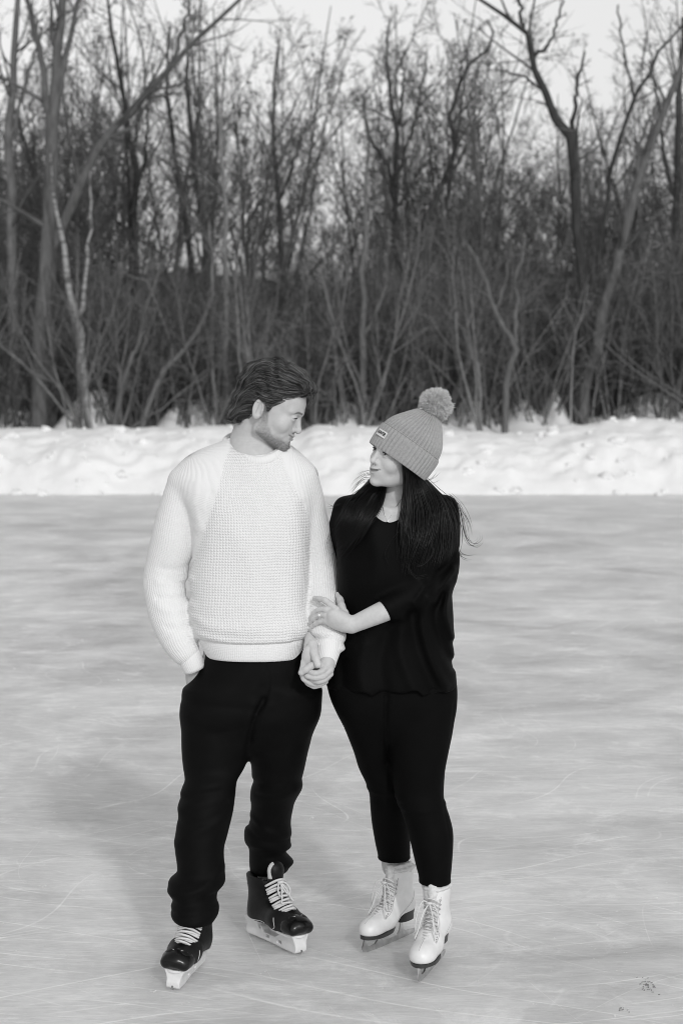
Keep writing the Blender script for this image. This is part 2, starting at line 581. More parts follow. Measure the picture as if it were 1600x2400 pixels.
def ground_z(x, y):
    return float(bank_height(np.array([x], float), np.array([y], float))[0]) - 0.05


def put_tree(meshes, x, y, rz, sc, label, group=None, name='bare_tree', cat='tree'):
    t = empty(name, (x, y, ground_z(x, y)))
    t.rotation_euler = (0, 0, rz); t.scale = (sc, sc, sc)
    tag(t, label, cat, group)
    for me, nm in zip(meshes, ('trunk', 'crown')):
        instance(me, nm, t)
    return t


def hero(label, dist, limbs, mat, name='bare_tree', density=1.0, dyj=0.5, seed=1, cat='tree', twig=None, reach=0.3, base=0.3):
    """a tree shaped after measured limbs: each limb a list of (px, py, width in px); the first one is the stem"""
    rg = np.random.default_rng(seed)
    s = F_PX / dist
    b0 = P(limbs[0][0][0], limbs[0][0][1], dist)
    zb = ground_z(b0[0], dist)
    root = np.array([b0[0], dist, zb])
    t = empty(name, root); tag(t, label, cat)
    parts, pl, rl, ll = [], [], [], []
    for li, lb in enumerate(limbs):
        q = []
        off = 0.0 if li == 0 else rg.uniform(-dyj, dyj)
        for k, (px, py, w) in enumerate(lb):
            q.append(list(P(px, py, dist + off * k / max(1, len(lb) - 1))) + [max(w / s / 2, 0.006)])
        q = np.array(q)
        if li == 0: q[0, 2] = min(q[0, 2], zb - 0.05)
        c = catmull(q, 14); c[:, 3] = np.clip(c[:, 3], 0.006, 1)
        c[:, :3] -= root
        c[1:-1, :3] += rg.normal(0, 0.025, (12, 3))
        parts.append(tubes(c[None, :, :3], c[None, :, 3], 9 if li == 0 else 7))
        pl.append(c[:, :3]); rl.append(c[:, 3]); ll.append(np.linalg.norm(np.diff(c[:, :3], axis=0), axis=1).sum())
    V, F = join_geo(parts)
    mesh_from('trunk', V, F, mat, t)
    V, F = crown_on(rg, np.array(pl), np.array(rl), np.array(ll), density, base, reach, 3, 0.03)
    mesh_from('crown', V, F, twig or twig_m, t)
    return t


if not globals().get('SKIP_BG'):
    hero('stout grey tree trunk at the left dividing into three limbs above head height', 35.6,
         [[(92, 985, 40), (98, 800, 34), (110, 600, 32), (121, 420, 31), (122, 290, 30), (138, 160, 24), (141, 40, 20), (150, -120, 14)],
          [(119, 320, 22), (103, 180, 16), (78, 60, 13), (62, -60, 9)],
          [(124, 260, 20), (152, 150, 15), (175, 40, 11), (200, -70, 8)]], bark, density=1.1, seed=2)
    hero('long grey limb tree leaning far to the right beside the stout left trunk', 36.4,
         [[(118, 985, 26), (122, 760, 24), (128, 560, 24), (190, 425, 23), (245, 322, 20), (310, 255, 18), (385, 178, 14), (470, 85, 11), (570, -10, 8)],
          [(250, 318, 12), (300, 300, 9), (350, 235, 7), (420, 220, 4)],
          [(385, 178, 9), (430, 70, 7), (450, -30, 5)]], bark, density=1.0, seed=3)
    hero('straight grey trunk at the far left edge of the wood', 37.2,
         [[(42, 985, 26), (32, 700, 23), (24, 500, 22), (22, 300, 20), (36, 100, 15), (40, -60, 11)],
          [(24, 330, 10), (60, 200, 7), (95, 60, 5)]], bark, density=0.9, seed=4)
    hero('white barked birch with a forked stem in front of the left trees', 34.9,
         [[(212, 985, 20), (196, 890, 19), (189, 815, 18), (180, 742, 16), (162, 650, 14), (148, 570, 12), (136, 510, 9), (126, 430, 5), (118, 360, 3)],
          [(182, 752, 13), (196, 690, 10), (205, 590, 7), (210, 480, 5), (212, 400, 3)]], bark_birch, name='birch_tree', density=0.5, seed=5, base=0.6)
    hero('pale straight slender trunk left of the man with the white sweater', 36.0,
         [[(524, 985, 15), (528, 780, 14), (528, 560, 12), (524, 400, 9), (520, 260, 6), (530, 120, 4)]], bark_pale, density=0.8, seed=6)
    hero('dark slightly bowed trunk between the leaning limb and the twin trunks', 41.0,
         [[(330, 985, 20), (322, 700, 18), (314, 500, 16), (320, 420, 15), (304, 300, 13), (282, 180, 10), (264, 60, 8), (248, -40, 5)],
          [(318, 450, 10), (335, 380, 7), (345, 280, 5), (360, 150, 3)]], bark_dark, density=1.0, seed=7)
    hero('dark twin trunk, steeper one of the pair leaning left above the man', 42.0,
         [[(500, 985, 18), (486, 620, 15), (466, 480, 14), (452, 340, 12), (440, 220, 9), (436, 80, 6)]], bark_dark, density=1.1, seed=8)
    hero('dark twin trunk, more sloping one of the pair leaning left above the man', 42.6,
         [[(480, 985, 17), (440, 560, 14), (422, 440, 13), (404, 320, 11), (392, 190, 8), (398, 60, 5)]], bark_dark, density=1.0, seed=9)
    hero('dark thin trunk rising straight above the head of the man', 43.0,
         [[(660, 985, 17), (662, 700, 15), (656, 480, 13), (644, 350, 10), (640, 230, 7), (655, 90, 4)],
          [(655, 470, 8), (690, 380, 6), (720, 280, 4)]], bark_dark, density=1.0, seed=10)
    hero('pale straight trunk rising between the two people', 35.8,
         [[(846, 985, 18), (850, 800, 16), (852, 620, 14), (857, 480, 10), (862, 370, 7), (856, 220, 4)],
          [(850, 800, 9), (885, 720, 7), (905, 640, 5), (915, 520, 3)]], bark_pale, density=0.8, seed=12)
    hero('bushy dark tree with several upright stems above the gap between the people', 42.0,
         [[(935, 985, 20), (930, 700, 17), (926, 520, 15), (928, 345, 13), (918, 250, 9), (904, 150, 7), (915, 40, 4)],
          [(928, 340, 9), (942, 220, 7), (948, 120, 4)], [(926, 480, 11), (905, 380, 9), (868, 330, 7), (850, 220, 4)],
          [(926, 420, 10), (960, 330, 7), (985, 220, 5), (1000, 120, 3)]], bark_dark, density=1.3, seed=13)
    hero('dark crooked tree with a kinked snaking stem above the grey hat', 40.0,
         [[(985, 985, 17), (1000, 600, 16), (1012, 500, 15), (1040, 430, 14), (1064, 360, 12), (1062, 310, 12), (1057, 275, 11), (1066, 235, 10), (1088, 165, 9), (1130, 125, 7), (1156, 85, 6), (1142, 45, 4)],
          [(1060, 290, 7), (1100, 235, 5), (1112, 190, 4)]], bark_dark, density=0.8, seed=14)
    hero('big dark forked tree at the right with a heavy limb bending left to the sky', 36.0,
         [[(1358, 1000, 34), (1362, 930, 32), (1368, 860, 30), (1372, 800, 26), (1363, 700, 25), (1356, 620, 24), (1349, 500, 24), (1342, 400, 25), (1337, 318, 26), (1312, 292, 20), (1282, 232, 18), (1262, 190, 16), (1246, 120, 13), (1224, 62, 12), (1172, 26, 9), (1110, -12, 7)],
          [(1337, 325, 14), (1350, 245, 10), (1352, 200, 8), (1370, 120, 5)],
          [(1226, 66, 9), (1219, 10, 8), (1214, -60, 6)],
          [(1253, 128, 9), (1288, 102, 7), (1305, 50, 6), (1322, 0, 4)],
          [(1275, 215, 7), (1225, 175, 5), (1160, 165, 4)]], bark_dark, density=0.9, dyj=0.9, seed=15)
    hero('long grey limb tree leaning right off the foot of the big forked tree', 35.9,
         [[(1366, 1000, 26), (1376, 880, 25), (1398, 795, 25), (1414, 722, 24), (1438, 650, 23), (1464, 560, 22), (1490, 430, 21), (1528, 330, 20), (1562, 230, 16), (1610, 110, 12)],
          [(1416, 715, 13), (1445, 680, 11), (1500, 660, 9), (1560, 640, 6)],
          [(1490, 430, 10), (1500, 330, 8), (1540, 240, 5)]], bark, density=1.0, seed=16)
    hero('thin dark tree with a V fork right of the big forked tree', 39.0,
         [[(1395, 985, 13), (1400, 640, 12), (1428, 450, 11), (1442, 360, 10), (1485, 222, 9), (1540, 132, 7), (1605, 50, 5)],
          [(1484, 225, 7), (1462, 110, 5), (1448, 10, 4)]], bark_dark, density=0.9, seed=17)
    hero('pale low tree with a wide V fork right of the grey hat', 34.9,
         [[(1182, 1005, 17), (1190, 900, 16), (1200, 812, 15), (1174, 758, 12), (1148, 700, 11), (1126, 630, 8), (1085, 560, 5)],
          [(1200, 815, 12), (1212, 735, 10), (1208, 660, 8), (1230, 560, 5)],
          [(1160, 725, 7), (1190, 640, 5), (1195, 560, 4)]], bark_pale, density=0.7, seed=18)
    hero('grey slanting sapling stem left of the man, leaning to the right', 34.8,
         [[(262, 985, 13), (290, 890, 12), (312, 830, 10), (322, 800, 8), (350, 700, 6), (390, 600, 4)]], bark, density=0.6, seed=19)
    hero('grey bowed sapling sweeping right in front of the pale slender trunk', 35.2,
         [[(325, 990, 14), (370, 890, 12), (420, 830, 11), (455, 790, 10), (490, 700, 8), (500, 600, 6), (490, 520, 4)]], bark, density=0.6, seed=20)
    hero('dark old trunk at the right edge with upright limbs', 38.5,
         [[(1575, 985, 24), (1572, 760, 22), (1580, 560, 19), (1592, 380, 16), (1588, 200, 12), (1600, 40, 8)],
          [(1585, 470, 10), (1555, 380, 8), (1548, 260, 6), (1520, 140, 4)]], bark_dark, density=1.0, seed=22)

    # ---- the wood behind: trees that nothing tells apart
    protos = [make_tree_meshes(100 + k, h, r, st, ln, dn, mt) for k, (h, r, st, ln, dn, mt) in enumerate((
        (9.0, 0.075, 1, 0.06, 1.3, bark), (8.2, 0.06, 2, 0.09, 1.3, bark), (9.6, 0.085, 1, 0.08, 1.3, bark_dark), (7.4, 0.05, 3, 0.12, 1.3, bark),
        (8.8, 0.07, 1, 0.12, 1.3, bark_dark), (6.6, 0.045, 3, 0.14, 1.3, bark), (9.2, 0.06, 2, 0.07, 1.3, bark)))]
    rg = np.random.default_rng(5)
    k = 0
    while k < 150:
        y = rg.uniform(38.5, 66)
        half = 0.205 * y
        x = rg.uniform(-half - 1.0, half + 1.0)
        px = 800 + F_PX * x / y
        sc = rg.uniform(0.75, 1.12)
        if 660 < px < 850: sc *= rg.uniform(0.62, 0.8)         # the low gap of sky in the middle
        if px > 980: sc *= 0.97
        if px < 620: sc *= 1.06
        put_tree(protos[rg.integers(len(protos))], x, y, rg.uniform(0, 6.28), sc,
                 'bare grey tree in the crowded blurred wood behind the snow bank', 'bare trees of the wood')
        k += 1
    # ---- saplings and many stemmed shrubs along the edge of the wood
    sap = [make_tree_meshes(300 + k, h, 0.03, st, 0.22, 0.55, mt, 0.10, 0) for k, (h, st, mt) in enumerate((
        (3.6, 4, bark_pale), (2.8, 5, bark_pale), (4.4, 3, bark_pale), (3.2, 6, bark), (4.8, 3, bark_pale)))]
    for k in range(76):
        y = rg.uniform(34.6, 42)
        x = rg.uniform(-0.2 * y - 0.5, 0.2 * y + 0.5)
        put_tree(sap[rg.integers(len(sap))], x, y, rg.uniform(0, 6.28), rg.uniform(0.75, 1.2),
                 'leafless many stemmed shrub in the tangle at the edge of the wood', 'shrubs along the edge of the wood', 'bare_shrub', 'shrub')

    # ---- the undergrowth itself, one uncountable mass of thin stems
    rg = np.random.default_rng(8)
    N = 5600
    y = 35.6 + 26 * rg.random(N) ** 1.35
    x = rg.uniform(-1, 1, N) * (0.205 * y + 1)
    z = bank_height(x, y) - 0.1
    hgt = rg.uniform(1.6, 4.3, N) * (0.8 + 0.3 * vnoise2(x * 0.5, y * 0.3, 3)) * (1 + (y - 36) * 0.012)
    d = np.stack([rg.normal(0, 0.28, N), rg.normal(0, 0.2, N), np.ones(N)], 1)
    pl, rd = grow(rg, np.stack([x, y, z], 1), d, hgt, rg.uniform(0.010, 0.03, N), 7, 0.11, 0.0, 0.25)
    parts = [tubes(pl, rd, 3)]
    s, dd, L, rr, _ = sprout(rg, pl, rd, 6, 0.25, 1.0, (25, 75), 0.42, 0.6, hgt)
    p2, r2 = grow(rg, s, dd, L, np.clip(rr, 0.006, 0.02), 4, 0.16, 0.0, 0.3)
    parts.append(tubes(p2, r2, 3))
    s, dd, L, rr, _ = sprout(rg, p2, r2, 2, 0.3, 1.0, (25, 70), 0.6, 0.7, L)
    p3, r3 = grow(rg, s, dd, L, np.clip(rr, 0.005, 0.012), 3, 0.2, 0.0, 0.3)
    parts.append(tubes(p3, r3, 3))
    tone0 = np.clip(rg.gamma(2.0, 0.22, N), 0, 1.4)
    tn = np.concatenate([np.repeat(tone0, 7 * 3), np.repeat(np.repeat(tone0, 6), 4 * 3), np.repeat(np.repeat(tone0, 12), 3 * 3)])
    V, F = join_geo(parts)
    brush_m, nt, b = new_mat('undergrowth_twig')
    b.inputs['Roughness'].default_value = 0.95; b.inputs['Specular IOR Level'].default_value = 0.05
    at = nt.nodes.new('ShaderNodeAttribute'); at.attribute_name = 'tone'
    nt.links.new(maprange(nt, at.outputs['Fac'], 0, 1.4, 0.05, 0.38), b.inputs['Base Color'])
    o = mesh_from('undergrowth', V, F, brush_m, attrs={'tone': tn})
    tag(o, 'dense dark tangle of leafless undergrowth behind the snow bank', kind='stuff')
# ================================================================ solid modelling helpers (distance fields -> one skin)
f32 = np.float32


def smin(a, b, k):
    if k <= 0: return np.minimum(a, b)
    h = np.clip(0.5 + 0.5 * (b - a) / k, 0, 1)
    return b + (a - b) * h - k * h * (1 - h)


def smax(a, b, k): return -smin(-a, -b, k)


def sph(Q, c, r):
    return np.sqrt((Q[0] - c[0]) ** 2 + (Q[1] - c[1]) ** 2 + (Q[2] - c[2]) ** 2) - r


def ell(Q, c, r):
    x, y, z = (Q[0] - c[0]), (Q[1] - c[1]), (Q[2] - c[2])
    k0 = np.sqrt((x / r[0]) ** 2 + (y / r[1]) ** 2 + (z / r[2]) ** 2) + 1e-6
    k1 = np.sqrt((x / r[0] ** 2) ** 2 + (y / r[1] ** 2) ** 2 + (z / r[2] ** 2) ** 2) + 1e-6
    return k0 * (k0 - 1) / k1


def cone(Q, a, b, ra, rb):
    ax, ay, az = (float(v) for v in a)
    dx, dy, dz = float(b[0] - a[0]), float(b[1] - a[1]), float(b[2] - a[2])
    L2 = dx * dx + dy * dy + dz * dz + 1e-12
    x, y, z = Q[0] - ax, Q[1] - ay, Q[2] - az
    t = np.clip((x * dx + y * dy + z * dz) / L2, 0, 1)
    return np.sqrt((x - t * dx) ** 2 + (y - t * dy) ** 2 + (z - t * dz) ** 2) - (ra + t * (rb - ra))


def chain(Q, pts, m=None):
    """pts rows (x,y,z,r): smooth tapered limb"""
    pts = np.asarray(pts, float)
    c = catmull(pts, m or (len(pts) - 1) * 3 + 1)
    d = None
    for i in range(len(c) - 1):
        e = cone(Q, c[i, :3], c[i + 1, :3], c[i, 3], c[i + 1, 3])
        d = e if d is None else np.minimum(d, e)
    return d


def chain_frame(Q, pts, m=None):
    """along-length and round-about coordinates of points near a chain"""
    pts = np.asarray(pts, float)
    c = catmull(pts, m or (len(pts) - 1) * 3 + 1)
    best = np.full(len(Q[0]), 1e9); U = np.zeros(len(Q[0])); Vv = np.zeros(len(Q[0]))
    s = 0.0
    for i in range(len(c) - 1):
        a, b = c[i, :3], c[i + 1, :3]
        d = b - a; L = np.linalg.norm(d); d = d / L
        rel = np.stack([Q[0] - a[0], Q[1] - a[1], Q[2] - a[2]], 1)
        t = np.clip(rel @ d, 0, L)
        perp = rel - t[:, None] * d
        dist = np.linalg.norm(perp, axis=1)
        front = np.array([0, -1.0, 0]); front -= front @ d * d; front /= np.linalg.norm(front)
        side = np.cross(d, front)
        ang = np.arctan2(perp @ side, perp @ front)
        k = dist < best
        best[k] = dist[k]; U[k] = (ang * (c[i, 3] + c[i + 1, 3]) / 2)[k]; Vv[k] = (s + t)[k]
        s += L
    return U, Vv


def vloft(Q, rows, cap=0.012, n=2.0):
    """upright limb or trunk from level slices; rows (z, cx, cy, a, b)"""
    R = np.asarray(rows, float)
    R = R[np.argsort(R[:, 0])]
    u = catmull(R, 120)
    z = np.clip(Q[2], u[0, 0], u[-1, 0])
    cx, cy, a, b = (np.interp(z, u[:, 0], u[:, k]).astype(f32) for k in (1, 2, 3, 4))
    x, y = Q[0] - cx, Q[1] - cy
    if n == 2.0:
        k0 = np.sqrt((x / a) ** 2 + (y / b) ** 2) + 1e-6
    else:
        k0 = (np.abs(x / a) ** n + np.abs(y / b) ** n + 1e-9) ** (1 / n)
    k1 = np.sqrt((x / a ** 2) ** 2 + (y / b ** 2) ** 2) + 1e-6
    g = np.clip(k0 / k1, 0.2 * np.minimum(a, b), np.maximum(a, b))
    d = (k0 - 1) * g
    return smax(d, np.maximum(Q[2] - u[-1, 0], u[0, 0] - Q[2]), cap)


def rows_px(tab, dyc=0.0, bdef=0.12):
    """tab rows (py, xl, xr[, dy[, half depth]]) measured edges -> slices"""
    out = []
    for r in tab:
        py, xl, xr = r[:3]
        dy = r[3] if len(r) > 3 else dyc
        b = r[4] if len(r) > 4 else bdef
        pl, pr = M(xl, py, dy), M(xr, py, dy)
        out.append((pl[2], (pl[0] + pr[0]) / 2, Y0 + dy, (pr[0] - pl[0]) / 2, b))
    return out


def pts_px(tab):
    """tab rows (px, py, dy, r px) -> chain points"""
    return [list(M(a, b, c)) + [r * (Y0 + c) / F_PX] for a, b, c, r in tab]


def crease(Q, poly, w, amp, front=None):
    """ridge (amp>0) or groove along a line on a garment, given in measured px"""
    d = np.full(len(Q[0]), 1e9, f32)
    pp = [M(a, b, 0.0) for a, b in poly]
    pp = catmull(np.array(pp), max(2, 4 * (len(pp) - 1) + 1))
    for p, q in zip(pp[:-1], pp[1:]):
        dx, dz = q[0] - p[0], q[2] - p[2]
        x, z = Q[0] - p[0], Q[2] - p[2]
        t = np.clip((x * dx + z * dz) / (dx * dx + dz * dz + 1e-9), 0, 1)
        d = np.minimum(d, (x - t * dx) ** 2 + (z - t * dz) ** 2)
    g = amp * np.exp(-d / (w * w))
    if front is not None:
        g = g * np.clip((front - Q[1]) / 0.04, 0, 1)
    return g


def grouped(Q, lo, hi, fn, far=0.3):
    """evaluate fn only for points inside a box"""
    m = ((Q[0] > lo[0]) & (Q[0] < hi[0]) & (Q[1] > lo[1]) & (Q[1] < hi[1]) & (Q[2] > lo[2]) & (Q[2] < hi[2]))
    d = np.full(len(Q[0]), far, f32)
    if m.any():
        d[m] = fn((Q[0][m], Q[1][m], Q[2][m]))
    return d


def axis_points(lo, hi, h, zones=()):
    """graded axis: step h, or a finer step inside zones (a, b, step)"""
    out = [lo]
    while out[-1] < hi:
        x = out[-1]; s = h
        for a, b, hs in zones:
            if a - h < x < b: s = min(s, hs)
        out.append(x + s)
    return np.array(out, f32)


def skin(f, lo, hi, h, zones=((), (), ()), lip=1.35):
    """surface nets of f<0 on a (graded) grid, evaluated only near the surface"""
    ax = [axis_points(lo[k], hi[k], h, zones[k]) for k in range(3)]
    B = 6
    n = [int(math.ceil(len(a) / B) * B) for a in ax]
    ax = [np.concatenate([a, a[-1] + h * np.arange(1, m - len(a) + 1)]).astype(f32) for a, m in zip(ax, n)]
    nb = [m // B for m in n]
    cen = [np.stack([(a.reshape(-1, B)[:, 0] + a.reshape(-1, B)[:, -1]) / 2, (a.reshape(-1, B)[:, -1] - a.reshape(-1, B)[:, 0]) / 2 + h], 1) for a in ax]
    I, J, K = np.meshgrid(*[np.arange(m) for m in nb], indexing='ij')
    I, J, K = I.ravel(), J.ravel(), K.ravel()
    d = f((cen[0][I, 0], cen[1][J, 0], cen[2][K, 0]))
    rad = np.sqrt(cen[0][I, 1] ** 2 + cen[1][J, 1] ** 2 + cen[2][K, 1] ** 2)
    g = np.empty(n, f32)
    gb = g.reshape(nb[0], B, nb[1], B, nb[2], B)
    gb[:] = np.where(d > 0, 1.0, -1.0).reshape(nb[0], 1, nb[1], 1, nb[2], 1)
    act = np.nonzero(np.abs(d) < rad * lip)[0]
    CH = 4000
    for s in range(0, len(act), CH):
        a = act[s:s + CH]
        bi, bj, bk = I[a], J[a], K[a]
        o = np.arange(B)
        X = ax[0].reshape(-1, B)[bi][:, :, None, None] + np.zeros((1, 1, B, B), f32)
        Y = ax[1].reshape(-1, B)[bj][:, None, :, None] + np.zeros((1, B, 1, B), f32)
        Z = ax[2].reshape(-1, B)[bk][:, None, None, :] + np.zeros((1, B, B, 1), f32)
        X, Y = np.broadcast_to(X, (len(a), B, B, B)), np.broadcast_to(Y, (len(a), B, B, B))
        Z = np.broadcast_to(Z, (len(a), B, B, B))
        v = f((X.ravel(), Y.ravel(), Z.ravel())).reshape(len(a), B, B, B)
        gb[bi, :, bj, :, bk, :] = v
    neg = g < 0
    cnt = np.zeros((n[0] - 1, n[1] - 1, n[2] - 1), np.uint8)
    for i in (0, 1):
        for j in (0, 1):
            for k in (0, 1):
                cnt += neg[i:n[0] - 1 + i, j:n[1] - 1 + j, k:n[2] - 1 + k]
    ci, cj, ck = np.nonzero((cnt > 0) & (cnt < 8))
    idx = np.full(cnt.shape, -1, np.int32); idx[ci, cj, ck] = np.arange(len(ci))
    val = np.empty((len(ci), 2, 2, 2), f32)
    for i in (0, 1):
        for j in (0, 1):
            for k in (0, 1):
                val[:, i, j, k] = g[ci + i, cj + j, ck + k]
    acc = np.zeros((len(ci), 3), f32); num = np.zeros(len(ci), f32)
    for axis in range(3):
        for p in (0, 1):
            for q in (0, 1):
                s0 = [p, q]; s0.insert(axis, 0); s1 = [p, q]; s1.insert(axis, 1)
                a = val[:, s0[0], s0[1], s0[2]]; b = val[:, s1[0], s1[1], s1[2]]
                m = (a < 0) != (b < 0)
                t = np.where(m, a / np.where(m, a - b, 1), 0)
                pos = np.stack([np.full(len(a), s0[0], f32), np.full(len(a), s0[1], f32), np.full(len(a), s0[2], f32)], 1)
                pos[:, axis] = t
                acc[m] += pos[m]; num[m] += 1
    fr = acc / num[:, None]
    V = np.stack([ax[0][ci] * (1 - fr[:, 0]) + ax[0][ci + 1] * fr[:, 0], ax[1][cj] * (1 - fr[:, 1]) + ax[1][cj + 1] * fr[:, 1],
                  ax[2][ck] * (1 - fr[:, 2]) + ax[2][ck + 1] * fr[:, 2]], 1)
    Fs = []
    for axis in range(3):
        sl0 = [slice(1, -1)] * 3; sl1 = [slice(1, -1)] * 3
        sl0[axis] = slice(0, n[axis] - 1); sl1[axis] = slice(1, n[axis])
        A = neg[tuple(sl0)]; Bn = neg[tuple(sl1)]
        e = np.nonzero(A != Bn)
        e = [x + (0 if k == axis else 1) for k, x in enumerate(e)]
        if not len(e[0]): continue
        o1, o2 = (axis + 1) % 3, (axis + 2) % 3

        def cell(d1, d2):
            c = [x.copy() for x in e]; c[o1] -= d1; c[o2] -= d2
            return idx[c[0], c[1], c[2]]
        q = np.stack([cell(1, 1), cell(0, 1), cell(0, 0), cell(1, 0)], 1)
        flip = ~neg[e[0], e[1], e[2]]
        q[flip] = q[flip][:, ::-1]
        Fs.append(q)
    F = np.concatenate(Fs)
    F = F[(F >= 0).all(1)]
    # a little fairing and a step back onto the surface
    e = 0.4 * h
    for _ in range(2):
        q = (V[:, 0].astype(f32), V[:, 1].astype(f32), V[:, 2].astype(f32))
        d0 = f(q)
        gx = np.stack([f((q[0] + e, q[1], q[2])) - d0, f((q[0], q[1] + e, q[2])) - d0, f((q[0], q[1], q[2] + e)) - d0], 1) / e
        l2 = (gx ** 2).sum(1)
        ok = (l2 > 0.15)
        step = np.where(ok, np.clip(d0 / np.maximum(l2, 0.2), -0.5 * h, 0.5 * h), 0)
        V = V - 0.7 * step[:, None] * gx
    return V.astype(np.float64), F


class Frame:
    """local frame: origin, right, forward, up, scale"""
    def __init__(s, C, F, Uhint=(0, 0, 1), roll=0.0, scale=(1, 1, 1)):
        F = np.asarray(F, float); F /= np.linalg.norm(F)
        R = np.cross(F, np.asarray(Uhint, float)); R /= np.linalg.norm(R)
        U = np.cross(R, F)
        c, si = math.cos(roll), math.sin(roll)
        R, U = R * c + U * si, U * c - R * si
        s.C, s.R, s.F, s.U = np.asarray(C, float), R, F, U
        s.sc = np.asarray(scale, float)

    def loc(s, Q):
        x, y, z = Q[0] - f32(s.C[0]), Q[1] - f32(s.C[1]), Q[2] - f32(s.C[2])
        return tuple(((x * f32(a[0]) + y * f32(a[1]) + z * f32(a[2])) / f32(k)).astype(f32) for a, k in zip((s.R, s.F, s.U), s.sc))

    def w(s, p):
        p = np.asarray(p, float)
        q = p * s.sc
        return s.C + q[..., 0:1] * s.R + q[..., 1:2] * s.F + q[..., 2:3] * s.U


def hand_chain(Q, palm, fingers, k=0.005):
    """palm: chain rows, fingers: list of chain rows"""
    d = chain(Q, palm)
    for fg in fingers:
        fg = np.asarray(fg, float); m = (len(fg) - 1) * 4 + 1
        c = catmull(fg, m); c[:, 3] *= 0.97 + 0.065 * np.cos(np.linspace(0, len(fg) - 1, m) * 2 * math.pi)
        d = smin(d, chain(Q, c, m), k)
    return d


# ---------------------------------------------------------------- a head
def head_sdf(Q, man=True):
    """Q in head coordinates: x to the side, y forward, z up, origin between the ears"""
    x = np.abs(Q[0]); q = (x, Q[1], Q[2])
    d = ell(q, (0, 0.004, 0.056), (0.076, 0.098, 0.083))
    d = smin(d, ell(q, (0, 0.050, 0.052), (0.060, 0.0675, 0.056)), 0.02)
    d = smin(d, ell(q, (0, 0.042, -0.018), (0.060, 0.066, 0.066)), 0.03)
    if man:
        d = smin(d, cone(q, (0.053, 0.008, -0.056), (0.016, 0.093, -0.080), 0.017, 0.0145), 0.025)
        d = smin(d, sph(q, (0.008, 0.1015, -0.080), 0.0165), 0.014)
        d = smin(d, cone(q, (0.012, 0.1095, 0.035), (0.047, 0.088, 0.036), 0.0090, 0.0085), 0.014)
    else:
        d = smin(d, cone(q, (0.049, 0.008, -0.050), (0.010, 0.084, -0.082), 0.018, 0.014), 0.03)
        d = smin(d, sph(q, (0.0, 0.092, -0.083), 0.0155), 0.016)
        d = smin(d, cone(q, (0.012, 0.108, 0.036), (0.045, 0.090, 0.036), 0.008, 0.008), 0.014)
    d = smin(d, ell(q, (0, 0.040, -0.058), (0.043, 0.055, 0.030)), 0.02)
    d = smin(d, sph(q, (0.040, 0.078, -0.014), 0.0235), 0.022)                     # cheek
    d = smin(d, ell(q, (0, 0.088, -0.045), (0.034, 0.028, 0.028)), 0.016)          # mouth mound
    # eye hollow
    d = smax(d, -ell(q, (0.032, 0.119, 0.0165), (0.019, 0.0165, 0.0125)), 0.010)
    # nose
    nw, nt_ = (0.95, -0.0020) if man else (0.86, -0.004)
    nose = cone(q, (0, 0.108, 0.024), (0, 0.125 + nt_, -0.012), 0.0085 * nw, 0.0095 * nw)
    nose = smin(nose, sph(q, (0, 0.1275 + nt_, -0.0165), 0.0108 * nw), 0.006)
    nose = smin(nose, sph(q, (0.0125 * nw, 0.113 + nt_, -0.0195), 0.0078), 0.005)
    d = smin(d, nose, 0.008)
    d = smax(d, -sph(q, (0.0065, 0.1190 + nt_, -0.0285), 0.0032), 0.003)           # nostril
    # eyeball bed and lids
    ec = (0.0315, 0.0965, 0.0175)
    lid = sph(q, ec, 0.0146)
    up_open, dn_open = (0.0012, 0.0045) if man else (0.0022, 0.0042)
    zz = q[2] - ec[2]
    opening = np.maximum(zz - up_open, -zz - dn_open) + np.maximum(np.abs(q[0] - ec[0]) - 0.008, 0) * 0.45
    lid = smax(lid, -opening, 0.0012)
    d = smin(d, lid, 0.005)
    # lips
    lz = -0.0385 if man else -0.0425; sm = 0.0060 if man else 0.008
    ul = np.minimum(cone(q, (0.004, 0.1165, lz), (0.022, 0.103, lz - 0.004 + sm), 0.0052, 0.0025), 9)
    ll = cone(q, (0.0, 0.1150, lz - 0.0125), (0.019, 0.103, lz - 0.0085 + sm), 0.0062, 0.0028)
    d = smin(d, ul, 0.004); d = smin(d, ll, 0.004)
    d = smax(d, -cone(q, (0.0, 0.1225, lz - 0.0062), (0.027, 0.1035, lz - 0.0062 + sm * 1.3), 0.0016, 0.0022), 0.003)
    d = smax(d, -sph(q, (0, 0.121, lz - 0.0265), 0.008), 0.010)                      # under the lip
    if man: d = smin(d, cone(q, (0.0285, 0.099, -0.022), (0.036, 0.088, -0.046), 0.006, 0.004), 0.012)   # smile fold
    # ears
    e = (x - 0.079, Q[1] + 0.010 + 0.12 * (Q[2]), Q[2] - 0.004)
    e = (e[0] - 0.25 * np.clip(-e[1], -0.02, 0.03), e[1], e[2])
    ear = ell(e, (0, 0, 0), (0.0075, 0.0185, 0.032))
    ear = smax(ear, -ell(e, (0.0095, 0.003, 0.001), (0.0135, 0.0125, 0.0225)), 0.003)
    ear = smin(ear, ell(e, (0.002, 0.013, -0.004), (0.004, 0.003, 0.007)), 0.004)
    ear = smin(ear, cone(e, (0.002, -0.004, 0.012), (0.003, -0.006, -0.012), 0.0032, 0.003), 0.003)
    d = smin(d, ear, 0.006)
    return d
# ================================================================ materials of the people
def attr(nt, name):
    n = nt.nodes.new('ShaderNodeAttribute'); n.attribute_name = name
    return n.outputs['Fac']


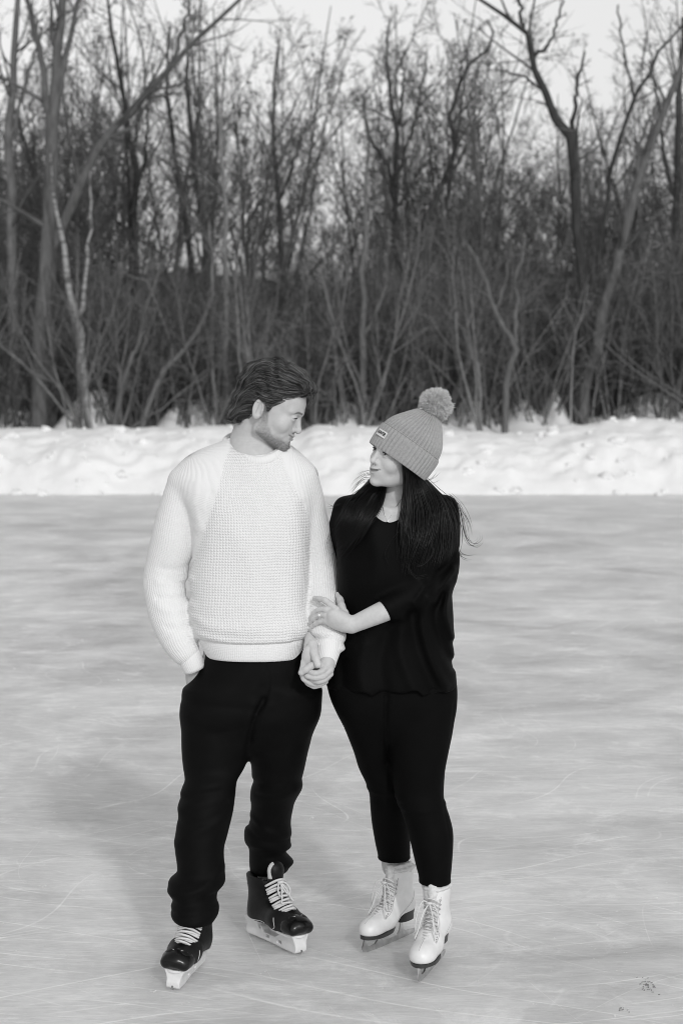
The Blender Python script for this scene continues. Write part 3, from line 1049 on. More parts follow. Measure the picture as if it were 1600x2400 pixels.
def skin_mat(name, v, lipv, beardv):
    m, nt, b = new_mat(name)
    tc = nd(nt, 'ShaderNodeTexCoord')
    n = nd(nt, 'ShaderNodeTexNoise', Scale=34.0, Detail=6.0, Roughness=0.65)
    nt.links.new(tc.outputs['Object'], n.inputs['Vector'])
    base = maprange(nt, n.outputs['Fac'], 0.3, 0.7, v * 0.90, v * 1.08)
    n2 = nd(nt, 'ShaderNodeTexNoise', Scale=260.0, Detail=3.0, Roughness=0.7)
    nt.links.new(tc.outputs['Object'], n2.inputs['Vector'])
    bfac = mathn(nt, 'MULTIPLY', attr(nt, 'beard'), maprange(nt, n2.outputs['Fac'], 0.35, 0.62, 0.45, 1.0), clamp=True)

    def mix(fac, a, bv):
        # a*(1-fac)+bv*fac
        return mathn(nt, 'ADD', mathn(nt, 'MULTIPLY', a, mathn(nt, 'SUBTRACT', 1.0, fac)), mathn(nt, 'MULTIPLY', fac, bv))
    base = mix(bfac, base, beardv)
    base = mix(attr(nt, 'lip'), base, lipv)
    base = mix(attr(nt, 'dark'), base, 0.02)
    nt.links.new(base, b.inputs['Base Color'])
    b.inputs['Roughness'].default_value = 0.55
    b.inputs['Specular IOR Level'].default_value = 0.3
    b.inputs['Subsurface Weight'].default_value = 0.12
    b.inputs['Subsurface Radius'].default_value = (1, 1, 1)
    b.inputs['Subsurface Scale'].default_value = 0.006
    bp = nd(nt, 'ShaderNodeBump', Strength=0.3, Distance=0.0012)
    nt.links.new(n2.outputs['Fac'], bp.inputs['Height']); nt.links.new(bp.outputs[0], b.inputs['Normal'])
    return m


skin_m = skin_mat('skin', 0.56, 0.28, 0.14)
skin_w = skin_mat('fair_skin', 0.60, 0.20, 0.10)


def hair_mat(name, lo, hi, rough):
    m, nt, b = new_mat(name)
    nt.links.new(maprange(nt, attr(nt, 'tone'), 0, 1, lo, hi), b.inputs['Base Color'])
    b.inputs['Roughness'].default_value = rough
    b.inputs['Specular IOR Level'].default_value = 0.35
    return m


hair_man_m = hair_mat('brown_hair', 0.010, 0.20, 0.5)
hair_woman_m = hair_mat('black_hair', 0.0025, 0.010, 0.38)
beard_m = hair_mat('beard_hair', 0.10, 0.26, 0.55)
eye_white = simple_mat('eye_white', 0.55, 0.15)
iris_m = simple_mat('dark_iris', 0.015, 0.08)


def knit_mat(name, v, mode):
    """knit_u / knit_v in metres; waffle or ribs are relief in the yarn"""
    m, nt, b = new_mat(name)
    u, w, sel = attr(nt, 'knit_u'), attr(nt, 'knit_v'), attr(nt, 'waffle')
    tu, tw = attr(nt, 'panel_u'), attr(nt, 'panel_v')
    tc = nd(nt, 'ShaderNodeTexCoord')
    jn = nd(nt, 'ShaderNodeTexNoise', Scale=16.0, Detail=3.0)
    nt.links.new(tc.outputs['Object'], jn.inputs['Vector'])
    jit = mathn(nt, 'MULTIPLY', mathn(nt, 'SUBTRACT', jn.outputs['Fac'], 0.5), 0.010)
    u = mathn(nt, 'ADD', u, jit); w = mathn(nt, 'ADD', w, jit)
    tu = mathn(nt, 'ADD', tu, jit); tw = mathn(nt, 'ADD', tw, jit)

    def cosw(x, p): return mathn(nt, 'ADD', mathn(nt, 'MULTIPLY', mathn(nt, 'COSINE', mathn(nt, 'MULTIPLY', x, 2 * math.pi / p)), 0.5), 0.5)
    pu = 0.0105 if mode == 'body' else 0.0062
    waffle = mathn(nt, 'MULTIPLY', mathn(nt, 'POWER', cosw(tu, 0.0090), 0.6), mathn(nt, 'POWER', cosw(tw, 0.0086), 0.6))
    rib = mathn(nt, 'ADD', mathn(nt, 'MULTIPLY', mathn(nt, 'POWER', cosw(u, 0.0082 if mode == 'body' else 0.0066), 0.7), 0.48), mathn(nt, 'MULTIPLY', cosw(w, 0.005), 0.15))
    h = mathn(nt, 'ADD', mathn(nt, 'MULTIPLY', waffle, sel), mathn(nt, 'MULTIPLY', rib, mathn(nt, 'SUBTRACT', 1.0, sel)))
    fz = nd(nt, 'ShaderNodeTexNoise', Scale=420.0, Detail=2.0)
    nt.links.new(tc.outputs['Object'], fz.inputs['Vector'])
    h2 = mathn(nt, 'ADD', h, mathn(nt, 'MULTIPLY', fz.outputs['Fac'], 0.25))
    bp = nd(nt, 'ShaderNodeBump', Strength=0.9, Distance=0.0023 if mode == 'body' else 0.0016)
    nt.links.new(h2, bp.inputs['Height']); nt.links.new(bp.outputs[0], b.inputs['Normal'])
    b.inputs['Base Color'].default_value = grey(v)
    b.inputs['Roughness'].default_value = 0.95
    b.inputs['Specular IOR Level'].default_value = 0.1
    b.inputs['Sheen Weight'].default_value = 0.15
    return m


sweater_m = knit_mat('white_knit', 0.84, 'body')
rib_m = knit_mat('white_rib_knit', 0.84, 'rib')
trouser_m = simple_mat('black_trouser_cloth', 0.0026, 0.66, noise=0.25, nscale=18.0, spec=0.10, bump=0.15, bscale=900.0)
tunic_m = simple_mat('black_jersey', 0.0020, 0.62, noise=0.2, nscale=14.0, spec=0.08, bump=0.15, bscale=900.0, sheen=0.0)
legging_m = simple_mat('black_legging', 0.0026, 0.75, noise=0.15, nscale=14.0, spec=0.08)
white_leather = simple_mat('white_leather', 0.82, 0.38, noise=0.05, nscale=40.0)
fleece_m = simple_mat('white_fleece', 0.72, 0.95, noise=0.1, nscale=80.0, bump=0.8, bscale=160.0)
lace_m = simple_mat('white_lace', 0.70, 0.8, bump=0.3, bscale=500.0)
sole_m = simple_mat('dark_sole', 0.035, 0.45)
heel_m = simple_mat('dark_heel', 0.022, 0.40)
steel_m = simple_mat('skate_steel', 0.55, 0.28, metal=1.0, noise=0.25, nscale=30.0)
black_boot = simple_mat('black_boot', 0.006, 0.5, spec=0.25, noise=0.4, nscale=25.0, bump=0.3, bscale=300.0)
black_cap = simple_mat('black_toe_cap', 0.005, 0.25, spec=0.35, noise=0.3, nscale=35.0)
holder_m = simple_mat('white_holder', 0.76, 0.42, noise=0.06, nscale=30.0)
trim_m = simple_mat('pale_trim', 0.60, 0.5)
felt_m = simple_mat('pale_felt', 0.55, 0.9)
dark_hole = simple_mat('dark_insert', 0.02, 0.5)
beanie_m = simple_mat('grey_knit', 0.37, 0.95, noise=0.12, nscale=160.0, spec=0.1, bump=0.6, bscale=420.0, sheen=0.1)
pom_m, nt, b = new_mat('grey_fur')
nt.links.new(maprange(nt, attr(nt, 'tone'), 0, 1, 0.55, 0.78), b.inputs['Base Color'])
b.inputs['Roughness'].default_value = 0.95
b.inputs['Specular IOR Level'].default_value = 0.05
silver_m = simple_mat('silver', 0.8, 0.15, metal=1.0)
gem_m = simple_mat('gemstone', 0.85, 0.05, spec=1.0)
patch_m = simple_mat('white_patch', 0.78, 0.6)
ink_m = simple_mat('black_print', 0.012, 0.6)
nail_m = simple_mat('nail', 0.56, 0.25)


def strands(name, paths, rad, mat, parent, sides=3, tone=None, tip=0.15, rg=None):
    """paths (M,n,3): tapered hairs as one mesh"""
    paths = np.asarray(paths, float)
    Mn, n, _ = paths.shape
    t = np.linspace(0, 1, n)
    prof = np.minimum(1.0, (1 - t) * 3.0 + tip) * np.minimum(1.0, 0.5 + t * 4)
    R = np.asarray(rad, float).reshape(-1, 1) * prof[None]
    R = np.broadcast_to(R, (Mn, n))
    V, F = tubes(paths, R, sides)
    rg = rg or np.random.default_rng(1)
    tn = rg.random(Mn) ** 1.6 if tone is None else tone
    return tag(mesh_from(name, V, F, mat, parent, attrs={'tone': np.repeat(tn, n * sides)}), kind='stuff')


def grad(f, p, e=0.0015):
    q = tuple(p[:, k].astype(f32) for k in range(3))
    d0 = f(q)
    g = np.stack([f(tuple(q[j] + (e if j == k else 0) for j in range(3))) - d0 for k in range(3)], 1) / e
    return d0, g / (np.linalg.norm(g, axis=1, keepdims=True) + 1e-9)


def comb(f, roots, flow, steps, ds, off, rg, wave=0.0, wl=0.03):
    """lay hairs along a surface f=0 following a flow field (local coordinates)"""
    p = roots.copy(); out = [p.copy()]
    s = 0; ph = 1.3 * np.sin(p[:, 0] * 55) + 1.1 * np.sin(p[:, 2] * 60)
    for k in range(steps):
        d0, g = grad(f, p)
        p = p - (d0 - off)[:, None] * g
        d = flow(p)
        if wave:
            sd = np.cross(d, g)
            d = d + sd * (wave * np.sin(s / wl * 6.28 + ph))[:, None]
        d = d - (d * g).sum(1, keepdims=True) * g
        d /= np.linalg.norm(d, axis=1, keepdims=True) + 1e-9
        p = p + d * (ds[:, None] if isinstance(ds, np.ndarray) else ds)
        s += np.mean(ds)
        out.append(p.copy())
    return np.stack(out, 1)
# ================================================================ THE MAN
MAN = empty('person', G(560, 2270))
tag(MAN, 'man in white knit sweater and black trousers on black hockey skates, one hand in pocket', 'person')
MAN0 = np.array(MAN.location)


def part(name, V, F, mat, root, parent=None, attrs=None, smooth=True):
    """mesh given in place, parented to a thing whose base stands at root"""
    return mesh_from(name, np.asarray(V) - np.array(root), F, mat, parent, smooth, attrs)


# ---- head frame
yaw, pit = math.radians(10), math.radians(23)
HF_dir = (math.cos(pit) * math.cos(yaw), -math.cos(pit) * math.sin(yaw), -math.sin(pit))
_tmp = Frame((0, 0, 0), HF_dir)
ear_pt = M(610.5, 964, -0.095)
MH = Frame(ear_pt - _tmp.R * 0.080 , HF_dir, roll=math.radians(0), scale=(1.0, 0.94, 1.0))

m_neck = pts_px([(606, 972, -0.005, 45), (594, 1015, 0.015, 49), (592, 1050, 0.02, 58), (594, 1090, 0.02, 74)])
# hand that goes into the pocket
m_wrist = pts_px([(442, 1530, -0.035, 21), (452, 1570, -0.02, 19), (456, 1600, 0.0, 20), (470, 1640, 0.02, 24)])
# left arm and hand that holds hers
HD = -0.165
m_forearm = pts_px([(752, 1400, 0.03, 32), (765, 1470, -0.05, 29), (768, 1520, -0.10, 24), (764, 1556, HD + 0.012, 21), (757, 1572, HD + 0.012, 22)])
m_palm = pts_px([(766, 1552, HD + 0.012, 17), (762, 1572, HD + 0.010, 19), (757, 1586, HD + 0.012, 15)])
m_fing = [
    pts_px([(767, 1557, HD - 0.004, 10), (755, 1573, HD - 0.022, 8.8), (737, 1578, HD - 0.030, 8.2), (725, 1573, HD - 0.022, 7.4), (727, 1565, HD - 0.010, 6.6)]),
    pts_px([(773, 1570, HD - 0.000, 9.5), (757, 1585, HD - 0.022, 8.8), (737, 1589, HD - 0.028, 8.2), (719, 1584, HD - 0.022, 7.4), (716, 1577, HD - 0.010, 6.6)]),
    pts_px([(773, 1580, HD + 0.004, 9.0), (760, 1593, HD - 0.016, 8.2), (744, 1598, HD - 0.020, 7.6), (731, 1594, HD - 0.014, 6.8), (726, 1586, HD - 0.006, 6.0)]),
    pts_px([(769, 1586, HD + 0.012, 8.0), (757, 1600, HD - 0.004, 7.2), (743, 1605, HD - 0.006, 6.6), (733, 1601, HD, 6.0)]),
    pts_px([(757, 1560, HD - 0.006, 10.5), (741, 1558, HD - 0.020, 10.0), (729, 1561, HD - 0.030, 9.6), (716, 1570, HD - 0.034, 9.2), (706, 1577, HD - 0.032, 8.2)]),
]
m_fing = [[r[:3] + [r[3] * 0.90] for r in fg] for fg in m_fing]
m_torso_in = rows_px([(1085, 480, 690, .02, .08), (1150, 440, 725, .01, .10), (1300, 465, 715, 0, .11), (1500, 480, 712, 0, .10), (1620, 450, 735, 0, .11), (1700, 455, 720, .0, .10)])
m_legR_in = pts_px([(505, 1680, 0, 62), (497, 1850, -.03, 44), (475, 2000, -.10, 36), (462, 2150, -.11, 28)])
m_legL_in = pts_px([(660, 1680, 0.03, 58), (650, 1850, .11, 42), (632, 1980, .2, 32), (625, 2080, .25, 28)])
m_armR_in = pts_px([(450, 1120, .01, 45), (415, 1240, .03, 38), (388, 1370, .05, 33), (415, 1480, -.0, 27), (442, 1530, -.035, 21)])
m_armL_in = pts_px([(705, 1120, .01, 42), (730, 1250, .04, 36), (752, 1400, .03, 32)])

hlo = MH.C - 0.2; hhi = MH.C + 0.2
p_h = M(745, 1580, HD)


def f_man(Q):
    d = chain(Q, m_neck)
    d = smin(d, grouped(Q, hlo, hhi, lambda q: head_sdf(MH.loc(q), True)), 0.014)
    d = smin(d, vloft(Q, m_torso_in, 0.03), 0.04)
    d = np.minimum(d, chain(Q, m_legR_in)); d = np.minimum(d, chain(Q, m_legL_in))
    d = smin(d, chain(Q, m_armR_in), 0.02); d = smin(d, chain(Q, m_armL_in), 0.02)
    d = np.minimum(d, chain(Q, m_wrist))
    d = smin(d, chain(Q, m_forearm), 0.01)
    d = smin(d, grouped(Q, p_h - 0.13, p_h + 0.13, lambda q: hand_chain(q, m_palm, m_fing, 0.002)), 0.006)
    return d


hz = float(MH.C[2])
V, F = skin(f_man, (-0.62, Y0 - 0.36, 0.17), (0.08, Y0 + 0.42, 1.95), 0.011,
            (((-0.40, 0.02, 0.0022),), ((Y0 - 0.27, Y0 + 0.14, 0.0022),), ((hz - 0.24, hz + 0.16, 0.0022), (0.86, 1.06, 0.0022))) if not globals().get('COARSE') else ((), (), ()))
q = MH.loc(tuple(V[:, k].astype(f32) for k in range(3)))
hx, hy, hzz = np.abs(q[0]), q[1], q[2]
inhead = (hzz > -0.16) & (hzz < 0.2) & (hx < 0.1) & (hy > -0.02) & (np.abs(hy) < 0.16)


def sstep(a, b, x):
    t = np.clip((x - a) / (b - a), 0, 1); return t * t * (3 - 2 * t)


# beard: sideburn, jaw, chin and moustache
jawline = np.interp(hy, [0.0, 0.02, 0.035, 0.06, 0.085, 0.10, 0.13], [0.02, 0.012, -0.028, -0.052, -0.056, -0.060, -0.062])
beard = sstep(0.008, -0.012, hzz - jawline) * sstep(-0.005, 0.014, hy) * sstep(-0.135, -0.112, hzz) * sstep(0.0, 0.012, hzz + 0.098 + 0.5 * np.clip(0.06 - hy, -0.02, 0.06) * -0.9)
beard = np.maximum(beard, 0.55 * sstep(0.004, 0, np.abs(hzz + 0.0325) - 0.0055) * sstep(0.028, 0.018, hx) * (hy > 0.09))
beard = beard * (0.55 + 0.45 * sstep(-0.03, -0.085, hzz)) * inhead
lip = sstep(0.0075, 0.0035, np.abs(hzz + 0.0445) - 0.0015) * sstep(0.024, 0.016, hx) * (hy > 0.095) * inhead * 0.75
brow = sstep(0.0048, 0.0015, np.abs(hzz - (0.0368 + 0.0015 * sstep(0.012, 0.03, hx) - 0.008 * sstep(0.034, 0.05, hx)))) * sstep(0.009, 0.014, hx) * sstep(0.050, 0.040, hx) * (hy > 0.07) * inhead
dark = np.maximum(brow * 0.75, 0.9 * sstep(0.005, 0.003, np.sqrt((hx - 0.0065) ** 2 + (hzz + 0.0285) ** 2)) * (hy > 0.1) * inhead)
body = part('body', V, F, skin_m, MAN0, MAN, {'beard': beard, 'lip': lip, 'dark': dark})


def ball(c, r, R=None, n=12):
    th = np.linspace(0, math.pi, n); ph = np.linspace(0, 2 * math.pi, 2 * n, endpoint=False)
    rings = [[(np.sin(t) * np.cos(p), np.sin(t) * np.sin(p), np.cos(t)) for p in ph] for t in th]
    V, F = loft(np.array(rings), cap0=False, cap1=False)
    V = V * np.asarray(r)
    if R is not None: V = V @ np.asarray(R).T
    return V + np.asarray(c), F


def eyes(HFr, root, parent, look):
    for s in (-1, 1):
        c = HFr.w(np.array([s * 0.0315, 0.0965, 0.0175]))
        V, F = ball(c, 0.0129 * HFr.sc.mean())
        e = part('eye', V, F, eye_white, root, parent)
        d = HFr.R * (look[0]) + HFr.F * 1.0 + HFr.U * look[1]; d /= np.linalg.norm(d)
        V, F = ball(c + d * 0.0066 * HFr.sc.mean(), 0.0070 * HFr.sc.mean())
        i = part('iris', V, F, iris_m, root, parent)
        i.parent = e
        # lashes along the upper lid
        t = np.linspace(-1, 1, 9)
        lid = np.stack([s * (0.0315 + 0.0125 * t), 0.0965 + 0.0150 * np.sqrt(np.clip(1 - (0.80 * t) ** 2, 0, 1)), 0.0175 + look[2] * (1 - 0.8 * t ** 2)], 1)
        V, F, caps = tube_path(HFr.w(lid), np.array([.0006, .001, .0013, .0015, .0015, .0014, .0012, .0010, .0006]) * 1.15, 5, 17)
        part('eyelashes', V, [F] + caps, ink_m, root, parent)


eyes(MH, MAN0, MAN, (0.0, -0.45, 0.0028))

# ---- hair
hl_y = [-0.13, -0.100, -0.050, -0.032, -0.027, -0.012, 0.008, 0.016, 0.022, 0.030, 0.056, 0.085, 0.112, 0.130, 0.17]
hl_z = [-0.07, -0.064, -0.062, -0.050, -0.020, 0.030, 0.040, 0.020, 0.012, 0.030, 0.058, 0.080, 0.098, 0.106, 0.112]


def f_hairvol(q):
    x = np.abs(q[0]); p = (x, q[1], q[2])
    d = ell(p, (0, -0.014, 0.066), (0.087, 0.111, 0.098))
    d = smin(d, ell(p, (0, -0.068, -0.008), (0.064, 0.047, 0.058)), 0.03)
    d = smin(d, ell(p, (0, -0.088, -0.050), (0.050, 0.022, 0.026)), 0.02)
    d = smin(d, ell(p, (0.0, 0.042, 0.112), (0.066, 0.062, 0.047)), 0.03)
    d = smin(d, ell((q[0] - 0.012, q[1], q[2]), (0, 0.090, 0.118), (0.050, 0.036, 0.024)), 0.02)
    wv = 0.0030 * np.sin(q[2] * 120 + q[1] * 45 + 3 * np.sin(q[1] * 38)) + 0.002 * np.sin(q[1] * 80 + q[0] * 60)
    d = d + wv.astype(f32)
    hl = np.interp(q[1], hl_y, hl_z).astype(f32)
    d = smax(d, (hl - q[2]) * 0.8, 0.008)
    return d


def f_hair_world(Q): return f_hairvol(MH.loc(Q))


V, F = skin(f_hair_world, MH.C - 0.19, MH.C + 0.22, 0.004)
hair = part('hair', V, F, hair_man_m, MAN0, MAN, {'tone': np.full(len(V), 0.1)})
rg = np.random.default_rng(3)
lo = np.array([-0.09, -0.12, -0.07]); hi = np.array([0.09, 0.145, 0.17])
cand = rg.uniform(lo, hi, (60000, 3))
d0, g = grad(f_hairvol, cand)
cand = cand[np.abs(d0) < 0.006]


def flow_man(p):
    y, z, x = p[:, 1], p[:, 2], p[:, 0]
    top = np.clip((z - 0.10) / 0.05, 0, 1); back = np.clip((-y - 0.03) / 0.05, 0, 1)
    d = np.stack([0.25 * x / 0.08 * top, -np.ones(len(p)), -0.22 + 0.32 * top], 1)
    dn = np.stack([0 * x, -0.35 - 0 * x, -1.0 + 0 * x], 1)
    d = d * (1 - back[:, None]) + dn * back[:, None]
    fr = np.clip((y - 0.075) / 0.04, 0, 1)[:, None]
    return d * (1 - fr) + fr * np.stack([-0.5 + 0 * x, -0.5 + 0 * x, 0.75 + 0 * x], 1)


def root_pick(n): return cand[rg.integers(len(cand), size=n)]


fc_ = cand[cand[:, 1] > 0.06]
r1 = np.concatenate([root_pick(5200), fc_[rg.integers(len(fc_), size=2200)]])
off = rg.uniform(-0.001, 0.0045, len(r1))
pth = comb(f_hairvol, r1, flow_man, 12, 0.006, off, rg, 0.16, 0.07)
strands('hair_lock', MH.w(pth) - MAN0, rg.uniform(0.0004, 0.0011, len(r1)), hair_man_m, hair, rg=rg)
r2 = root_pick(500)
pth = comb(f_hairvol, r2, flow_man, 9, 0.006, rg.uniform(0.003, 0.007, len(r2)), rg, 0.35, 0.06)
strands('hair_lock', MH.w(pth) - MAN0, np.full(len(r2), 0.0005), hair_man_m, hair, rg=rg)
# a few loose strands on the forehead and curls at the nape
fl = []
for k in range(26):
    x = rg.uniform(-0.03, 0.05)
    fl.append(catmull(np.array([(x, 0.112, 0.122), (x + rg.normal(0, .006), 0.128, 0.104 + rg.normal(0, .006)), (x + rg.normal(0, .01), 0.131 + rg.normal(0, .004), 0.082), (x + rg.normal(0, .012), 0.127, 0.062 + rg.normal(0, .01))]), 9))
for k in range(120):
    x = rg.uniform(-0.06, 0.06); y = -0.09 + 0.03 * (abs(x) / 0.06) ** 2
    fl.append(catmull(np.array([(x, y + .004, -0.02), (x, y - .008, -0.045), (x + rg.normal(0, .004), y - .012 + rg.normal(0, .004), -0.066), (x + rg.normal(0, .006), y - .020 + rg.normal(0, .008), -0.076 + rg.normal(0, .005))]), 9))
strands('hair_lock', MH.w(np.array(fl)) - MAN0, np.r_[np.full(26, 0.0006), np.full(120, 0.0014)], hair_man_m, hair, rg=rg)

# ---- beard stubble
bm = np.nonzero(rg.random(len(V := np.array([v.co for v in body.data.vertices]))) < beard * 0.26 * ((hzz < -0.052) | (hy < 0.085)))[0] if len(beard) else []
pb = V[bm]
dl, gg = grad(f_man, pb + MAN0)
dirn = gg * 0.55 + np.array([0.15, -0.1, -0.75]) + rg.normal(0, 0.25, pb.shape)
dirn /= np.linalg.norm(dirn, axis=1, keepdims=True)
L = rg.uniform(0.003, 0.006, len(pb))[:, None, None]
pth = pb[:, None, :] - gg[:, None, :] * 0.0005 + dirn[:, None, :] * L * np.linspace(0, 1, 3)[None, :, None]
strands('beard', pth, np.full(len(pb), 0.00034), beard_m, MAN, rg=rg)

# ---- sweater
sw_rows = rows_px([(1018, 556, 646, .035, .055), (1036, 512, 672, .03, .072), (1052, 470, 694, .025, .085), (1068, 440, 712, .02, .097), (1090, 416, 731, .015, .110), (1118, 400, 741, .01, .120),
                   (1160, 418, 738, 0, .128), (1205, 442, 731, -.005, .135), (1260, 452, 728, -.008, .138), (1350, 446, 726, -.008, .138),
                   (1424, 445, 725, -.008, .143), (1462, 448, 731, -.008, .146), (1486, 456, 724, -.008, .141), (1500, 468, 712, -.008, .130)])
sw_R = pts_px([(431, 1136, .005, 40), (415, 1217, .02, 50), (407, 1265, .03, 53), (394, 1320, .045, 52), (384, 1362, .045, 49), (390, 1402, .03, 50), (401, 1450, 0.01, 49), (420, 1500, -.015, 43), (434, 1528, -.028, 34)])
sw_L = pts_px([(704, 1120, .01, 41), (715, 1165, .015, 43), (723, 1210, .03, 43), (736, 1262, .045, 44), (746, 1320, .05, 45), (751, 1383, .03, 45), (757, 1425, -.01, 44), (766, 1465, -.06, 40), (774, 1500, -.095, 36), (771, 1516, -.108, 30)])
neck_hole = M(597, 1026, -0.03)
sw_creases = [([(452, 1352), (412, 1366), (370, 1362)], .011, .005), ([(452, 1392), (415, 1400), (372, 1398)], .010, -.005), ([(456, 1415), (412, 1428), (375, 1420)], .012, .004),
              ([(452, 1320), (420, 1334), (380, 1330)], .012, -.004), ([(462, 1455), (425, 1470), (395, 1465)], .010, -.004), ([(470, 1230), (458, 1180), (468, 1130)], .02, .004),
              ([(505, 1160), (486, 1230), (462, 1300)], .018, -.004), ([(640, 1160), (655, 1300), (650, 1440)], .03, -.003), ([(560, 1240), (600, 1330), (590, 1450)], .04, .004),
              ([(470, 1478), (560, 1492), (680, 1490)], .010, .005), ([(712, 1180), (722, 1300), (716, 1420)], .014, -.004), ([(460, 1440), (500, 1458), (560, 1462)], .016, .004),
              ([(735, 1472), (772, 1470), (806, 1480)], .009, .005), ([(738, 1486), (775, 1488), (808, 1498)], .007, -.005), ([(740, 1497), (776, 1503), (812, 1512)], .008, .005)]


def f_sweater_parts(Q):
    t = vloft(Q, sw_rows, 0.02, 2.25)
    return t, chain(Q, sw_R), chain(Q, sw_L)


def f_sweater(Q):
    t, r, l = f_sweater_parts(Q)
    d = smin(smin(t, r, 0.016), l, 0.016)
    for poly, w, a in sw_creases:
        d = d - crease(Q, poly, w, a)
    d = smax(d, -ell(Q, neck_hole, (0.083, 0.105, 0.056)), 0.008)
    return d


V, F = skin(f_sweater, (-0.66, Y0 - 0.19, 0.93), (0.06, Y0 + 0.19, 1.72), 0.0052)
Q = tuple(V[:, k].astype(f32) for k in range(3))
t, r, l = f_sweater_parts(Q)
Ur, Vr = chain_frame(Q, sw_R); Ul, Vl = chain_frame(Q, sw_L)
cx = np.interp(Q[2], [a[0] for a in sw_rows[::-1]], [a[1] for a in sw_rows[::-1]])
ang = np.arctan2(V[:, 0] - cx, -(V[:, 1] - Y0))
Ut = ang * 0.155; Vt = V[:, 2]
px = 800 + (V[:, 0] / V[:, 1]) * F_PX; py = 912 + (CAM_H - V[:, 2]) / V[:, 1] * F_PX
# raglan lines: the waffle panel lies between them
xl_ = np.interp(py, [1040, 1085, 1150, 1240, 1310, 1370, 1800], [540, 522, 508, 478, 451, 430, 430])
xr_ = np.interp(py, [1040, 1085, 1140, 1200, 1250, 1800], [655, 668, 692, 722, 728, 760])
panel = (px > xl_) & (px < xr_) & (t < np.minimum(r, l) + 0.03)
slv = np.where(r < l, 1, 0)
u = np.where(slv == 1, Ur, Ul); vv = np.where(slv == 1, Vr, Vl)
pw = np.clip(np.minimum(px - xl_, xr_ - px) / 5.0, 0, 1) * np.clip((np.minimum(r, l) + 0.03 - t) / 0.008, 0, 1)
sweater = part('sweater', V, F, sweater_m, MAN0, MAN, {'knit_u': u, 'knit_v': vv, 'panel_u': Ut, 'panel_v': Vt, 'waffle': pw})

ring = np.array([M(526, 1031, .03), M(538, 1049, -.02), M(566, 1069, -.062), M(604, 1078, -.083), M(640, 1070, -.070), M(664, 1053, -.025), M(672, 1036, .04), M(640, 1022, .09), (M(597, 1018, .105)), M(552, 1018, .09)])
rc = np.concatenate([ring, ring[:1]])
V, F = [], []
seg = catmull(np.concatenate([ring[-1:], ring, ring[:2]]), 130)
cen = ring.mean(0)
rings = []
seg = seg[10:-10]
for k in range(len(seg)):
    p = seg[k]; tn = seg[(k + 1) % len(seg)] - seg[k - 1]; tn /= np.linalg.norm(tn)
    o = p - cen; o[2] *= 0.3; o -= (o @ tn) * tn; o /= np.linalg.norm(o)
    up_ = np.cross(tn, o); up_ *= np.sign(up_[2] + 1e-9)
    rings.append([p + o * 0.008 * math.cos(a) * 1.0 + (up_ * 0.013 + o * -0.004) * math.sin(a) - up_ * 0.002 for a in np.linspace(0, 2 * math.pi, 14, endpoint=False)])
R_ = np.array(rings); R_ = np.concatenate([R_, R_[:1]])
V, F = loft(R_, cap0=False, cap1=False)
arc = np.repeat(np.arange(len(R_)) * 0.0042, 14)
part('collar', V, F, rib_m, MAN0, MAN, {'knit_u': arc, 'knit_v': arc * 0, 'waffle': arc * 0}).parent = sweater

hem_rows = rows_px([(1484, 470, 706, -.008, .118), (1496, 466, 716, -.008, .130), (1512, 472, 715, -.008, .131), (1528, 480, 713, -.008, .129), (1539, 485, 711, -.008, .126)])


def f_hem(Q): return vloft(Q, hem_rows, 0.006, 2.25)


V, F = skin(f_hem, (-0.5, Y0 - 0.16, 0.93), (-0.07, Y0 + 0.16, 1.08), 0.006)
a_ = np.arctan2(V[:, 0] + 0.27, -(V[:, 1] - Y0)) * 0.15
part('hem_band', V, F, rib_m, MAN0, MAN, {'knit_u': a_, 'knit_v': V[:, 2], 'waffle': a_ * 0}).parent = sweater


def cuff(pts, w, root, parent, thick=0.006, flat=1.0):
    """ribbed cuff: a short open tube along pts, turned in at the mouth"""
    pts = catmull(np.array(pts), 9)
    n = len(pts); K = 40; rings = []
    for side in (0, 1):
        seq = range(n) if side == 0 else range(n - 1, n - 5, -1)
        for k in seq:
            p = pts[k, :3]; a = pts[max(k - 1, 0), :3]; bq = pts[min(k + 1, n - 1), :3]
            tn = bq - a; tn /= np.linalg.norm(tn)
            fr = np.array([0, -1.0, 0]); fr -= fr @ tn * tn; fr /= np.linalg.norm(fr); sd = np.cross(tn, fr)
            r = pts[k, 3] - (thick if side else 0)
            rings.append([p + r * (math.cos(t) * fr * flat + math.sin(t) * sd) for t in np.linspace(0, 2 * math.pi, K, endpoint=False)])
    V, F = loft(np.array(rings), cap0=True, cap1=False)
    ang = np.tile(np.linspace(0, 2 * math.pi, K, endpoint=False), len(rings))
    u = np.minimum(ang, 2 * math.pi - ang) * pts[:, 3].mean()
    return part('cuff', V, F, rib_m, root, parent, {'knit_u': u, 'knit_v': u * 0, 'waffle': u * 0})


c1 = cuff(pts_px([(438, 1522, -.025, 27), (444, 1538, -.03, 28), (451, 1556, -.032, 27.5), (457, 1570, -.030, 26)]), 0, MAN0, sweater)
c2 = cuff(pts_px([(771, 1508, -.108, 30), (770, 1524, -.122, 28), (766, 1542, -.136, 25.5), (762, 1559, -.146, 24)]), 0, MAN0, sweater)

